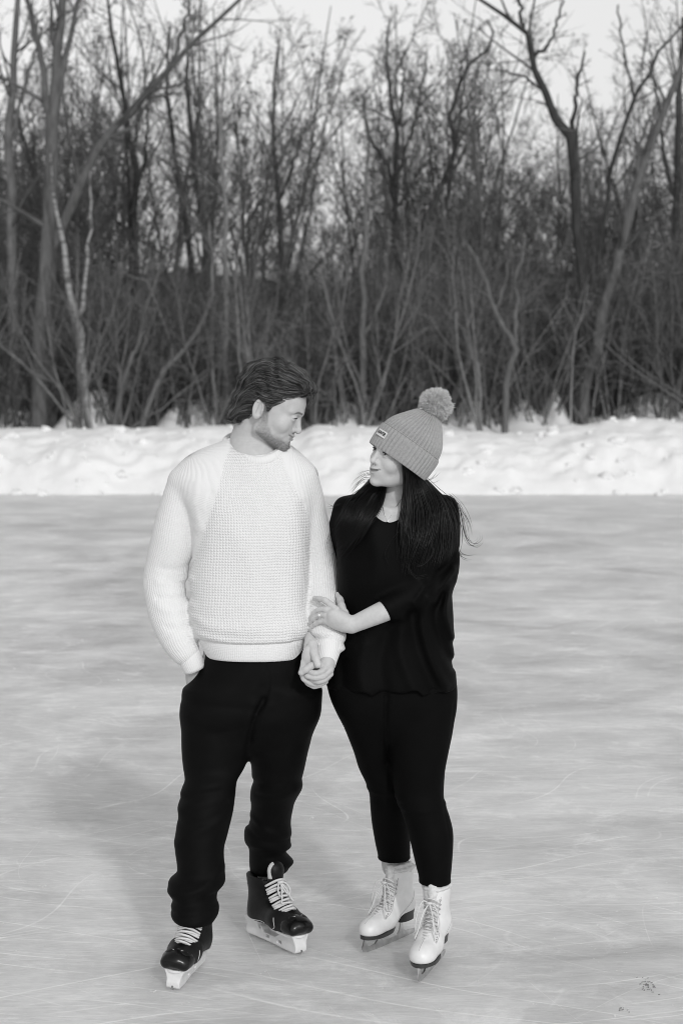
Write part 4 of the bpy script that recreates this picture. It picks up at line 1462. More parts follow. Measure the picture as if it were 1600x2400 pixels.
# ---- trousers
t_hips = rows_px([(1495, 484, 710, 0, .105), (1540, 478, 728, 0, .118), (1562, 471, 738, 0, .122), (1582, 456, 743, 0, .124), (1606, 439, 747, 0, .126), (1640, 431, 748, 0, .128), (1680, 430, 744, 0, .124), (1715, 450, 720, .01, .10), (1755, 490, 680, .02, .05)])
t_R = rows_px([(1620, 434, 600, 0, .105), (1680, 427, 597, -.005, .108), (1726, 425, 592, -.01, .106), (1766, 426, 583, -.015, .102), (1797, 429, 574, -.02, .098), (1827, 433, 557, -.05, .092), (1845, 427, 553, -.058, .09), (1864, 421, 551, -.065, .088), (1903, 418, 546, -.08, .087),
               (1957, 411, 533, -.095, .085), (1990, 410, 525, -.105, .082), (2030, 415, 526, -.115, .082), (2046, 413, 527, -.12, .084), (2060, 398, 528, -.125, .095), (2072, 394, 525, -.13, .1), (2090, 397, 511, -.135, .1), (2110, 403, 508, -.142, .102), (2124, 399, 513, -.148, .108), (2140, 400, 512, -.152, .11), (2153, 406, 505, -.155, .108)])
t_L = rows_px([(1620, 592, 748, 0.0, .105), (1676, 586, 742, .015, .106), (1738, 584, 728, .04, .103), (1766, 584, 721, .05, .1), (1799, 589, 714, .07, .098), (1819, 590, 709, .085, .095), (1829, 594, 707, .09, .093), (1848, 588, 708, .10, .095), (1870, 586, 696, .125, .09), (1886, 588, 689, .14, .086), (1921, 586, 682, .17, .082),
               (1941, 574, 682, .18, .085), (1958, 572, 682, .19, .086), (1973, 574, 681, .2, .084), (1985, 582, 679, .205, .078), (1997, 584, 670, .21, .074), (2010, 584, 680, .215, .078), (2021, 584, 688, .22, .08), (2034, 585, 678, .225, .075), (2044, 586, 672, .23, .07)])
t_creases = [([(575, 1740), (585, 1680), (600, 1640)], .016, .006), ([(628, 1552), (634, 1590), (622, 1640), (606, 1690)], .004, -.003), ([(430, 1640), (520, 1642), (610, 1648)], .012, -.003), ([(620, 1600), (600, 1660), (588, 1720)], .016, -.006), ([(640, 1640), (610, 1662), (590, 1700)], .014, .004), ([(500, 1705), (560, 1696), (610, 1672)], .012, -.003), ([(430, 1858), (480, 1840), (520, 1832)], .010, -.005), ([(425, 1880), (470, 1862), (540, 1850)], .013, .005),
             ([(430, 1905), (480, 1902), (530, 1880)], .012, -.004), ([(420, 1955), (460, 1925), (520, 1900)], .014, .004), ([(585, 1935), (620, 1965), (672, 1985)], .011, .006), ([(575, 1965), (610, 1990), (670, 1998)], .008, -.006), ([(680, 1850), (650, 1868), (600, 1870)], .010, -.004), ([(700, 1850), (670, 1845), (610, 1848)], .012, .004),
             ([(400, 2060), (450, 2052), (500, 2030), (525, 2010)], .010, .006), ([(405, 2098), (450, 2100), (498, 2096)], .009, -.006), ([(410, 2078), (460, 2076), (510, 2058)], .009, -.004), ([(402, 2128), (450, 2132), (505, 2124)], .010, .005), ([(585, 2006), (630, 2012), (680, 2022)], .009, .005), ([(645, 1560), (640, 1600), (628, 1640)], .006, .002)]


def f_trousers(Q):
    h = vloft(Q, t_hips, 0.03, 2.3)
    a = vloft(Q, t_R, 0.008); b_ = vloft(Q, t_L, 0.008)
    d = smin(smin(h, a, 0.04), b_, 0.04)
    for poly, w, am in t_creases:
        d = d - crease(Q, poly, w, am * 0.85)
    d = d - crease(Q, [(583, 1772), (588, 1715), (603, 1665), (622, 1625)], .009, -.012, front=Y0 - 0.03)
    return d


V, F = skin(f_trousers, (-0.58, Y0 - 0.32, 0.14), (0.0, Y0 + 0.34, 1.06), 0.0068)
trousers = part('trousers', V, F, trouser_m, MAN0, MAN)
# ================================================================ THE WOMAN
WOMAN = empty('person', G(945, 2255))
tag(WOMAN, 'woman in black tunic and leggings, grey pompom hat and white figure skates, holding his arm', 'person')
WO0 = np.array(WOMAN.location)

_a, _el = math.radians(53), math.radians(8)
WF_dir = (-math.cos(_el) * math.sin(_a), -math.cos(_el) * math.cos(_a), math.sin(_el))
W_SC = (0.88, 0.95, 0.93)
_t = Frame((0, 0, 0), WF_dir, roll=math.radians(15), scale=W_SC)
_off = _t.w(np.array([0, 0.117, -0.0475]))
WH = Frame(M(871, 1101, -0.03 + _off[1]) - _off, WF_dir, roll=math.radians(15), scale=W_SC)

w_neck = pts_px([(938, 1085, -0.0, 34), (931, 1140, 0.01, 35), (926, 1180, 0.012, 40), (925, 1222, 0.01, 58)])
w_torso_in = rows_px([(1160, 860, 1000, .02, .06), (1178, 830, 1025, .012, .082), (1205, 806, 1050, .002, .101), (1240, 795, 1060, -.003, .113), (1290, 800, 1050, -.004, .118), (1400, 810, 1040, 0, .11), (1550, 785, 1055, 0, .11), (1680, 800, 1040, 0, .10)])
w_armL = pts_px([(1036, 1205, .0, 30), (1034, 1320, .0, 31), (1018, 1366, -.035, 30), (960, 1404, -.105, 27), (905, 1430, -.138, 25.5), (862, 1449, -.142, 22.5), (826, 1465, -.14, 19.5)])
w_armR = pts_px([(806, 1205, .03, 26), (790, 1340, .11, 27), (768, 1410, .09, 24), (740, 1458, .03, 19), (731, 1490, -.05, 17), (728, 1515, -.11, 16.5), (726, 1538, HD + .006, 17)])
w_palmL = pts_px([(820, 1464, -.141, 18.5), (800, 1453, -.143, 22), (784, 1444, -.138, 20)])
w_palmL2 = pts_px([(806, 1466, -.140, 16), (784, 1458, -.137, 16), (772, 1454, -.131, 12)])
w_fL = [pts_px([(788, 1430, -.138, 12), (774, 1417, -.126, 10.5), (762, 1408, -.114, 9.6), (748, 1403.5, -.092, 8.8), (738, 1403, -.070, 7.6)]),
        pts_px([(782, 1437, -.139, 11), (766, 1430, -.131, 10), (750, 1429, -.114, 9.2), (737, 1437, -.095, 8.6), (729, 1449, -.074, 7.6)]),
        pts_px([(780, 1448, -.139, 11), (766, 1443, -.133, 9.8), (750, 1443, -.117, 9.0), (736, 1450, -.100, 8.4), (728, 1460, -.081, 7.4)]),
        pts_px([(780, 1458, -.137, 10), (766, 1456, -.133, 9.0), (752, 1456, -.121, 8.2), (740, 1462, -.107, 7.6), (732, 1469, -.092, 6.8)]),
        pts_px([(812, 1455, -.138, 15), (806, 1438, -.125, 12), (800, 1421, -.100, 10.5), (797, 1406, -.064, 9.4), (792, 1395, -.034, 8.2)])]
w_fL = [[r[:3] + [r[3] * (0.80 if i < 4 else 0.92)] for r in fg] for i, fg in enumerate(w_fL)]
w_palmR = pts_px([(726, 1530, HD + .004, 17), (724, 1548, HD + .006, 18), (722, 1562, HD + .012, 15)])
w_fR = [pts_px([(732, 1512, HD + .012, 12), (736, 1530, HD - .016, 10.5), (740, 1544, HD - .030, 9.6), (745, 1558, HD - .042, 8.2)]),
        pts_px([(714, 1552, HD, 9.5), (709, 1574, HD - .010, 8.6), (713, 1590, HD - .010, 8.2), (726, 1600, HD - .010, 7.6), (738, 1604, HD - .006, 6.8)]),
        pts_px([(720, 1562, HD + .014, 9.0), (716, 1584, HD + .012, 8.4), (722, 1600, HD + .006, 8.0), (736, 1608, HD + .002, 7.4), (750, 1606, HD, 6.6)]),
        pts_px([(731, 1562, HD + .022, 9.0), (735, 1590, HD + .022, 8.4), (748, 1602, HD + .016, 7.8), (762, 1598, HD + .006, 6.8)])]
w_legR_in = pts_px([(858, 1640, .0, 62), (897, 1800, .08, 40), (915, 1930, .165, 34), (923, 2030, .23, 29)])
w_legL_in = pts_px([(980, 1640, .0, 74), (985, 1800, .0, 48), (1005, 1940, -.03, 40), (1020, 2080, -.055, 30)])
whlo, whhi = WH.C - 0.2, WH.C + 0.2
pL = M(770, 1435, -.12); pR = M(735, 1565, HD)


def f_woman(Q):
    d = chain(Q, w_neck)
    d = smin(d, grouped(Q, whlo, whhi, lambda q: head_sdf(WH.loc(q), False)), 0.016)
    d = smin(d, vloft(Q, w_torso_in, 0.03), 0.03)
    d = np.minimum(d, chain(Q, w_legR_in)); d = np.minimum(d, chain(Q, w_legL_in))
    d = smin(d, chain(Q, w_armR), 0.012)
    d = smin(d, chain(Q, w_armL), 0.012)
    d = smin(d, grouped(Q, pL - 0.15, pL + 0.15, lambda q: smin(hand_chain(q, w_palmL, w_fL, 0.002), chain(q, w_palmL2), 0.01)), 0.010)
    d = smin(d, grouped(Q, pR - 0.13, pR + 0.13, lambda q: hand_chain(q, w_palmR, w_fR, 0.002)), 0.008)
    # collar bones
    d = smin(d, cone(Q, M(912, 1196, -.083), M(868, 1184, -.066), 0.006, 0.006), 0.018)
    d = smin(d, cone(Q, M(930, 1196, -.083), M(985, 1186, -.062), 0.006, 0.006), 0.018)
    return d


whz = float(WH.C[2])
V, F = skin(f_woman, (-0.14, Y0 - 0.36, 0.14), (0.42, Y0 + 0.42, 1.80), 0.011,
            (((-0.12, 0.23, 0.0022),), ((Y0 - 0.27, Y0 + 0.13, 0.0022),), ((whz - 0.30, whz + 0.14, 0.0022), (0.88, 1.20, 0.0022))) if not globals().get('COARSE') else ((), (), ()))
q = WH.loc(tuple(V[:, k].astype(f32) for k in range(3)))
hx, hy, hzz = np.abs(q[0]), q[1], q[2]
inhead = (hzz > -0.12) & (hzz < 0.2) & (hx < 0.1) & (hy > 0.02) & (np.abs(hy) < 0.16)
sx_ = np.clip(hx / 0.022, 0, 1)
lip = sstep(0.0085, 0.0050, np.abs(hzz - (-0.0480 + 0.0050 * sx_)) + 0.0035 * sx_ ** 2) * sstep(0.0245, 0.019, hx) * (hy > 0.09) * inhead
lipline = sstep(0.0022, 0.0008, np.abs(hzz - (-0.0485 + 0.0060 * sx_))) * sstep(0.027, 0.022, hx) * (hy > 0.09) * inhead
brow = sstep(0.0050, 0.0015, np.abs(hzz - (0.0375 + 0.005 * sstep(0.012, 0.03, hx) - 0.008 * sstep(0.034, 0.05, hx)))) * sstep(0.008, 0.012, hx) * sstep(0.052, 0.042, hx) * (hy > 0.06) * inhead
lidd = sstep(0.017, 0.013, np.sqrt((hx - 0.0315) ** 2 + ((hzz - 0.0205) * 1.5) ** 2)) * (hy > 0.08) * inhead * 0.35
dark = np.clip(np.maximum(np.maximum(brow * 0.95, lipline * 0.6), np.maximum(lidd, 0.5 * sstep(0.0045, 0.002, np.sqrt((hx - 0.0065) ** 2 + (hzz + 0.0285) ** 2)) * (hy > 0.1) * inhead)), 0, 1)
part('body', V, F, skin_w, WO0, WOMAN, {'beard': hx * 0, 'lip': lip * 0.8, 'dark': dark})
eyes(WH, WO0, WOMAN, (-0.25, 0.05, 0.0055))

def nail(c, along, root, parent):
    along = np.asarray(along, float); along /= np.linalg.norm(along)
    out_ = np.array([0.05, -1.0, 0.25]); out_ -= out_ @ along * along; out_ /= np.linalg.norm(out_)
    sd = np.cross(along, out_)
    V, F = ball(np.zeros(3), (0.0045, 0.0062, 0.0012), n=8)
    V = V[:, :1] * sd + V[:, 1:2] * along + V[:, 2:3] * out_ + np.asarray(c) + out_ * 0.0072
    part('nail', V, F, nail_m, root, parent)


nail(M(708, 1575.5, HD - .033), M(706, 1577, 0) - M(716, 1570, 0), MAN0, MAN)
nail(M(744.5, 1556, HD - .041), M(745, 1558, 0) - M(740, 1544, 0), WO0, WOMAN)
nail(M(739, 1402, -.073), M(738, 1403, 0) - M(748, 1403.5, 0), WO0, WOMAN)
# ---- tunic
tu_rows = rows_px([(1148, 880, 985, .03, .045), (1156, 842, 1018, .026, .062), (1164, 808, 1052, .02, .080), (1180, 794, 1066, .014, .094), (1208, 787, 1074, .004, .112), (1245, 785, 1074, 0, .124), (1290, 788, 1064, -.004, .133), (1350, 790, 1055, -.004, .136),
                   (1400, 788, 1059, 0, .132), (1450, 784, 1062, 0, .13), (1500, 777, 1060, 0, .13), (1540, 770, 1066, 0, .135), (1590, 766, 1069, 0, .139), (1613, 765, 1071, 0, .138)])
tu_L = pts_px([(1038, 1192, .005, 33), (1041, 1255, .01, 36), (1037, 1318, .0, 40), (1020, 1362, -.035, 45), (975, 1390, -.09, 42), (938, 1412, -.118, 37), (900, 1431, -.136, 31), (880, 1440, -.141, 29)])
tu_R = pts_px([(808, 1192, .02, 28), (798, 1250, .045, 31), (788, 1340, .11, 33), (766, 1412, .09, 30), (744, 1454, .03, 26), (737, 1472, -.005, 23)])
tu_hole = M(911, 1163, -0.075)
cutL = M(900, 1431, -0.136); cutn = (M(862, 1452, -0.146) - M(938, 1408, -0.12)); cutn /= np.linalg.norm(cutn)
tu_cr = [([(1000, 1390), (985, 1450), (1010, 1540), (1040, 1600)], .016, .008), ([(1030, 1385), (1015, 1440), (1040, 1520), (1064, 1560)], .014, -.007), ([(1048, 1370), (1040, 1430), (1058, 1490)], .012, .007), ([(960, 1425), (975, 1510), (1010, 1600)], .02, -.006),
         ([(940, 1440), (935, 1520), (970, 1612)], .02, .006), ([(905, 1470), (890, 1540), (900, 1612)], .022, -.006), ([(850, 1500), (840, 1560), (850, 1612)], .022, .006), ([(800, 1540), (805, 1612)], .016, -.005),
         ([(1060, 1330), (1035, 1360), (1015, 1400)], .012, .007), ([(1066, 1290), (1045, 1320), (1000, 1350)], .014, -.006), ([(1010, 1340), (985, 1372), (965, 1400)], .010, .005), ([(870, 1240), (880, 1300), (870, 1360)], .03, .005), ([(980, 1240), (965, 1300), (980, 1350)], .03, .006),
         ([(770, 1600), (850, 1616), (950, 1618), (1068, 1608)], .006, .003)]


def f_tunic(Q):
    d = vloft(Q, tu_rows, 0.012, 2.2)
    s = chain(Q, tu_L)
    s = smax(s, (Q[0] - cutL[0]) * cutn[0] + (Q[1] - cutL[1]) * cutn[1] + (Q[2] - cutL[2]) * cutn[2], 0.003)
    d = smin(d, s, 0.018)
    d = smin(d, chain(Q, tu_R), 0.018)
    for poly, w, a in tu_cr:
        d = d - crease(Q, poly, w, a * 1.6)
    # wavy lower edge
    z0 = M(900, 1612)[2]
    wav = (z0 + 0.003 + 0.007 * np.sin(Q[0] * 38.0) + 0.005 * np.sin(Q[0] * 85.0 + 1) - 0.016 * np.exp(-((Q[0] - 0.27) / 0.022) ** 2) - 0.010 * np.exp(-((Q[0] - 0.1) / 0.03) ** 2)).astype(f32)
    d = smax(d, wav - Q[2], 0.004)
    d = smax(d, -ell(Q, tu_hole, (0.060, 0.100, 0.084)), 0.006)
    return d


V, F = skin(f_tunic, (-0.12, Y0 - 0.22, 0.82), (0.42, Y0 + 0.22, 1.56), 0.0052)
part('tunic', V, F, tunic_m, WO0, WOMAN)

# ---- leggings
lg_hip = rows_px([(1585, 768, 1067, 0, .120), (1606, 771, 1068, 0, .122), (1640, 780, 1068, 0, .122), (1680, 802, 1060, .005, .112), (1715, 830, 1030, .015, .09), (1760, 860, 990, .03, .05)])
lg_R = rows_px([(1606, 771, 918, 0, .11), (1653, 785, 922, .01, .11), (1717, 811, 926, .04, .105), (1762, 828.5, 930, .06, .098), (1799, 840, 938, .09, .092), (1835, 857, 945, .10, .085), (1861, 865, 952, .115, .08), (1887, 867, 956, .13, .08), (1929, 871, 959, .165, .076), (1976, 879, 961, .20, .07), (2004, 885, 961, .222, .066), (2013, 884, 962, .225, .067)])
lg_L = rows_px([(1606, 885, 1068, 0, .112), (1627, 888, 1069, 0, .113), (1663, 894, 1068, 0, .112), (1712, 902, 1061, -.005, .108), (1757, 909, 1053, -.01, .102), (1804, 916, 1044, -.015, .096), (1847, 922, 1040, -.015, .09), (1877, 930, 1041.5, -.025, .087), (1917, 945, 1054, -.03, .087), (1948, 955, 1061, -.035, .087), (1981, 963, 1061.6, -.04, .083), (2028, 974, 1058.5, -.048, .074), (2056, 981, 1056, -.055, .066), (2068, 980, 1057, -.055, .068)])


def f_leg(Q):
    d = smin(vloft(Q, lg_hip, 0.03, 2.2), vloft(Q, lg_R, 0.005), 0.03)
    d = smin(d, vloft(Q, lg_L, 0.005), 0.014)
    for poly, w, a in (([(908, 1780), (903, 1710), (902, 1650), (904, 1615)], .008, -.010), ([(1061, 1640), (1050, 1760), (1035, 1850), (1050, 1960)], .004, -.0015), ([(860, 1862), (900, 1866), (950, 1860)], .008, .003), ([(925, 1880), (980, 1884), (1042, 1878)], .008, .003)):
        d = d - crease(Q, poly, w, a)
    return d


V, F = skin(f_leg, (-0.1, Y0 - 0.2, 0.2), (0.42, Y0 + 0.42, 0.98), 0.0068)
part('leggings', V, F, legging_m, WO0, WOMAN)

# ---- hat
AX = np.array([0.575, 0.05, 0.82]); AX /= np.linalg.norm(AX)
E1 = np.array([0.82, 0, -0.575]); E1 -= E1 @ AX * AX; E1 /= np.linalg.norm(E1)
E2 = np.cross(E1, AX); E2 *= -np.sign(E2[1])           # towards the camera
HB = M(930, 1081, -0.035)
HB = HB + np.array([0, -0.013, 0])
NRIB = 46


def hat_part(name, prof, ribs, amp, parent, nseg=8, thick=None):
    """prof rows (t, r_long, r_deep, shift_long)"""
    K = NRIB * nseg
    th = np.linspace(0, 2 * math.pi, K, endpoint=False)
    pr = catmull(np.array(prof, float), len(prof) * 6)
    rings = []
    for t, a, b_, sh in pr:
        k = 1 + amp * (np.abs(np.cos(th * NRIB / 2)) ** 0.8 - 0.6) / max(a, 0.03)
        rings.append(HB + AX * t + np.outer(a * k * np.cos(th) + sh, E1) + np.outer(b_ * k * np.sin(th), E2))
    V, F = loft(np.array(rings), cap0=False, cap1=True)
    return part(name, V, F, beanie_m, WO0, parent)


beanie = hat_part('beanie', [(0.062, .1015, .092, 0), (0.08, .100, .092, 0), (0.10, .0945, .092, .001), (0.118, .0855, .083, .002), (0.138, .0715, .070, .003), (0.157, .0565, .055, .003), (0.172, .043, .043, .003), (0.182, .025, .026, .002), (0.185, .006, .006, .002)], NRIB, 0.0062, WOMAN)
brim = hat_part('brim', [(0.006, .0985, .086, 0), (-0.001, .1015, .088, 0), (0.002, .1045, .091, 0), (0.02, .1065, .095, 0), (0.05, .1075, .098, 0), (0.068, .1065, .0975, 0), (0.074, .1045, .0955, 0), (0.073, .1000, .092, 0)], NRIB, 0.0044, beanie)
# seam stitches along the fold
t = np.linspace(0, 2 * math.pi, 400)
V, F, caps = tube_path(HB + AX * 0.0765 + np.outer(.1030 * np.cos(t), E1) + np.outer(.0945 * np.sin(t), E2), 0.0009, 5, 400)
part('fold_stitch', V, [F] + caps, simple_mat('pale_yarn', 0.46, 0.9), WO0, beanie)
# pompom
PC = HB + AX * 0.213 - E1 * 0.004
rg = np.random.default_rng(4)
V, F = ball(PC, 0.043)
pom = part('pompom', V, F, pom_m, WO0, beanie, {'tone': np.full(len(V), 0.2)})
n = 11000
d = rg.normal(0, 1, (n, 3)); d /= np.linalg.norm(d, axis=1, keepdims=True)
tuft = vnoise2(d[:, 0] * 5 + 9, d[:, 2] * 5 + d[:, 1] * 3, 4)
L = 0.0495 + 0.0025 * tuft + rg.normal(0, 0.0007, n)
side = rg.normal(0, 0.10, (n, 3)) + 0.16 * np.stack([tuft, -tuft, 0.3 * tuft], 1)
tt = np.linspace(0.80, 1, 4)
pth = PC + (d[:, None, :] + side[:, None, :] * (tt[None, :, None] - 0.80) * 3.0) * (L[:, None] * tt[None])[:, :, None]
strands('fur', pth - WO0, np.full(n, 0.0016), pom_m, pom, rg=rg, tone=np.clip(0.5 + 0.4 * tuft + rg.normal(0, 0.2, n), 0, 1), tip=0.4)
# label patch with its print
ph0 = math.radians(180 + 36)
pc, sd = math.cos(ph0), math.sin(ph0)


def on_brim(t, ph): return HB + AX * t + E1 * (.1095 * math.cos(ph)) + E2 * (.0995 * math.sin(ph))


LAB_PX = M(894, 1014.5, -0.1)
best = None
for ph in np.linspace(math.pi * 0.5, math.pi * 1.5, 200):
    for tq in np.linspace(0.02, 0.068, 25):
        p = on_brim(tq, ph)
        if p[1] > HB[1] - 0.01: continue
        X = 800 + p[0] / p[1] * F_PX; Yp = 912 + (CAM_H - p[2]) / p[1] * F_PX
        e = (X - 894) ** 2 + (Yp - 1014) ** 2
        if best is None or e < best[0]: best = (e, ph, tq)
_, phL, tL = best
hw, hh = 0.0215, 0.0105
rows = []
for j in range(3):
    rows.append([on_brim(tL + hh * (j - 1), phL + s_ * hw / 0.094) + (E1 * math.cos(phL) + E2 * math.sin(phL)) * 0.0015 for s_ in np.linspace(-1, 1, 9)])
g_ = np.array(rows)
nrm = E1 * math.cos(phL) + E2 * math.sin(phL)
V = np.concatenate([g_.reshape(-1, 3), (g_ - nrm * 0.002).reshape(-1, 3)])
i = np.arange(2)[:, None] * 9; j = np.arange(8)[None]
Fq = np.stack([i + j, i + j + 1, i + 10 + j, i + 9 + j], -1).reshape(-1, 4)
Fq = np.concatenate([Fq, Fq[:, ::-1] + 27])
patch = part('label_patch', V, Fq, patch_m, WO0, beanie, smooth=True)
fc = bpy.data.curves.new('print', 'FONT'); fc.body = 'HUNTER'; fc.align_x = 'CENTER'; fc.align_y = 'CENTER'; fc.size = 0.0135; fc.space_character = 0.95; fc.offset = 0.0006
fo = bpy.data.objects.new('print', fc); COL.objects.link(fo)
bpy.context.view_layer.update()
me_ = bpy.data.meshes.new_from_object(fo.evaluated_get(bpy.context.evaluated_depsgraph_get()))
bpy.data.objects.remove(fo)
tv = np.array([v.co for v in me_.vertices]); tf = [list(p.vertices) for p in me_.polygons]
sgn = 1.0 if (on_brim(tL, phL + 0.05) - on_brim(tL, phL - 0.05))[0] > 0 else -1.0
tv[:, 0] *= 0.92 * 2 * hw / (tv[:, 0].max() - tv[:, 0].min())
V = np.array([on_brim(tL + y_, phL + sgn * x_ / 0.094) + nrm * 0.0022 for x_, y_, _z in tv])
tri = []
for f_ in tf:
    for k in range(1, len(f_) - 1): tri.append((f_[0], f_[k], f_[k + 1]))
lt = part('lettering', V, np.array(tri), ink_m, WO0, beanie, smooth=False)
# thin dark frame of the patch
fr = np.concatenate([g_[0], g_[1:, -1], g_[2][::-1][1:], g_[:2, 0][::-1][:-1]]) + nrm * 0.0004
# ---- earring and necklace
c = WH.w(np.array([0.080, 0.004, -0.036]))
V, F = ball(c, 0.0045)
part('earring', V, F, silver_m, WO0, WOMAN)
nk = np.array([M(893, 1168, -.055), M(897, 1190, -.088), M(903, 1212, -.112), M(907, 1219, -.118), M(913, 1210, -.110), M(930, 1185, -.075), M(944, 1165, -.03)])
d0, g = grad(f_woman, nk); nk = nk - (d0 - 0.0012)[:, None] * g
V, F, caps = tube_path(nk, 0.0008, 5, 60)
neck = part('necklace', V, [F] + caps, silver_m, WO0, WOMAN)
d0, g = grad(f_woman, nk[3:4])
V, F = ball(nk[3] + g[0] * 0.002, 0.0035, n=8)
part('pendant', V, F, silver_m, WO0, neck)
# ---- ring on the hand that lies on his sleeve
c = (M(755, 1442.5, -.1235)); ax_ = M(748, 1443, -.115) - M(760, 1442, -.128); ax_ /= np.linalg.norm(ax_)
fr = np.cross(ax_, (0, 0, 1)); fr /= np.linalg.norm(fr); f2 = np.cross(ax_, fr)
V, F, caps = tube_path([c + 0.0128 * (fr * math.cos(a) + f2 * math.sin(a)) for a in np.linspace(0, 2 * math.pi, 24)], 0.0011, 6, 48)
ring_o = part('ring', V, [F] + caps, silver_m, WO0, WOMAN)
sgn = -1 if (fr[1] > 0) else 1
V, F = ball(c + fr * sgn * 0.0150 + np.array([0, 0, .002]), (0.0042, 0.0036, 0.0042), n=6)
part('stone', V, F, gem_m, WO0, ring_o, smooth=False)

# ---- long hair
rg = np.random.default_rng(9)


def lock_set(guides, n, spread, rad, jit=0.012, m=16):
    """hairs between guide lines (px, py, dy)"""
    Gd = [catmull(np.array([M(*p) for p in g_]), m) for g_ in guides]
    out = []
    for k in range(n):
        u = rg.uniform(0, len(Gd) - 1); i = min(int(u), len(Gd) - 2); f_ = u - i
        p = Gd[i] * (1 - f_) + Gd[i + 1] * f_
        t = np.linspace(0, 1, m)[:, None]
        p = p + rg.normal(0, spread, 3) * (0.4 + 0.6 * t) + rg.normal(0, jit, 3) * t ** 2
        ph = rg.uniform(0, 6.28); ph = 2.2 * u + rg.normal(0, 0.5); p[:, 0] += (0.009 * np.sin(t[:, 0] * 8 + ph) * t[:, 0]); p[:, 1] += 0.005 * np.cos(t[:, 0] * 8 + ph) * t[:, 0]
        e = rg.uniform(0.72, 1.0); q = catmull(p, 40)[:max(8, int(40 * e))]
        out.append(catmull(q[::max(1, len(q) // 8)], m))
    return np.array(out)


gR = [[(944, 1086, -.115), (946, 1135, -.110), (944, 1185, -.115), (944, 1225, -.135), (942, 1275, -.15), (938, 1322, -.15)],
      [(956, 1096, -.108), (961, 1145, -.100), (966, 1200, -.118), (958, 1260, -.148), (948, 1315, -.15), (962, 1348, -.15)],
      [(972, 1108, -.085), (986, 1150, -.08), (1000, 1205, -.11), (992, 1265, -.14), (980, 1310, -.145), (968, 1352, -.145)],
      [(985, 1116, -.05), (1010, 1150, -.06), (1030, 1195, -.09), (1032, 1250, -.11), (1018, 1300, -.12), (1000, 1335, -.13)],
      [(992, 1120, -.02), (1025, 1152, -.02), (1054, 1180, -.04), (1066, 1225, -.055), (1064, 1270, -.06), (1058, 1310, -.06)]]
gL = [[(902, 1130, -.03), (900, 1158, -.05), (890, 1190, -.10), (870, 1222, -.13), (838, 1262, -.13), (800, 1296, -.10)],
      [(892, 1130, -.03), (872, 1160, -.04), (850, 1195, -.09), (828, 1235, -.11), (800, 1275, -.09), (790, 1300, -.07)],
      [(880, 1128, -.0), (850, 1148, -.005), (818, 1172, -.03), (800, 1205, -.06), (790, 1245, -.06), (790, 1285, -.05)]]
hp = np.concatenate([lock_set(gR, 700, 0.007, 0), lock_set(gL, 420, 0.007, 0)])
V_, F_ = None, None


def f_hairbase(Q):
    d = chain(Q, pts_px([(960, 1070, .01, 36), (965, 1120, .015, 28), (985, 1160, .015, 24), (1015, 1195, .0, 14)]))
    d = smin(d, chain(Q, pts_px([(935, 1070, .06, 50), (925, 1130, .055, 46), (915, 1180, .05, 40)])), 0.02)
    d = smin(d, chain(Q, pts_px([(905, 1120, .04, 30), (872, 1150, .025, 24), (835, 1178, .0, 18)])), 0.02)
    d = smin(d, chain(Q, pts_px([(972, 1120, -.04, 16), (978, 1170, -.062, 18), (977, 1230, -.108, 14), (972, 1280, -.125, 7)])), 0.02)
    d = smin(d, chain(Q, pts_px([(880, 1165, -.045, 11), (855, 1200, -.088, 10), (832, 1232, -.10, 6)])), 0.02)
    # keep the face and throat free
    d = smax(d, -(chain(Q, w_neck) - 0.004), 0.004)
    q = WH.loc(Q)
    d = smax(d, -ell(q, (0, 0.075, -0.03), (0.070, 0.075, 0.085)), 0.006)
    return d


V, F = skin(f_hairbase, (-0.05, Y0 - 0.2, 1.2), (0.38, Y0 + 0.18, 1.72), 0.0052)
whair = part('hair', V, F, hair_woman_m, WO0, WOMAN, {'tone': np.zeros(len(V))})
strands('hair_lock', hp - WO0, rg.uniform(0.0005, 0.0013, len(hp)), hair_woman_m, whair, rg=rg)
wisps = [[(1050, 1158, -.03), (1066, 1170, -.03), (1079, 1192, -.03), (1083, 1228, -.03), (1092, 1262, -.03), (1108, 1274, -.02), (1122, 1263, -.02), (1120, 1250, -.02)],
         [(1052, 1160, -.03), (1072, 1182, -.03), (1080, 1210, -.03), (1084, 1240, -.03), (1094, 1268, -.03), (1112, 1276, -.02), (1124, 1266, -.02)],
         [(1055, 1160, -.02), (1078, 1185, -.02), (1092, 1215, -.02), (1098, 1245, -.02)], [(1060, 1170, -.02), (1080, 1200, -.02), (1095, 1230, -.02), (1100, 1262, -.02)],
         [(1070, 1270, -.06), (1076, 1296, -.06), (1090, 1305, -.05), (1106, 1306, -.04)], [(1070, 1280, -.06), (1080, 1302, -.06), (1094, 1308, -.05)],
         [(878, 1110, -.05), (858, 1114, -.05), (838, 1126, -.05), (824, 1150, -.05)], [(872, 1120, -.05), (850, 1122, -.05), (832, 1138, -.05), (820, 1156, -.05)], [(870, 1104, -.06), (852, 1108, -.06), (836, 1118, -.06)],
         [(868, 1126, -.05), (846, 1130, -.05), (828, 1148, -.05)], [(1000, 1128, -.02), (1018, 1122, -.02), (1030, 1112, -.02)], [(798, 1180, -.02), (780, 1186, -.02), (768, 1184, -.02)],
         [(940, 1240, -.15), (915, 1275, -.156), (908, 1300, -.156), (920, 1328, -.156)], [(965, 1290, -.152), (958, 1325, -.155), (975, 1350, -.155), (1005, 1346, -.15)], [(1010, 1270, -.14), (1012, 1300, -.145), (985, 1326, -.15), (965, 1318, -.152)]]
wp = []
for g_ in wisps:
    base_ = catmull(np.array([M(*p) for p in g_]), 16)
    for k in range(4):
        t = np.linspace(0, 1, 16)[:, None]
        wp.append(base_ + rg.normal(0, 0.0025, 3) + rg.normal(0, 0.006, 3) * t)
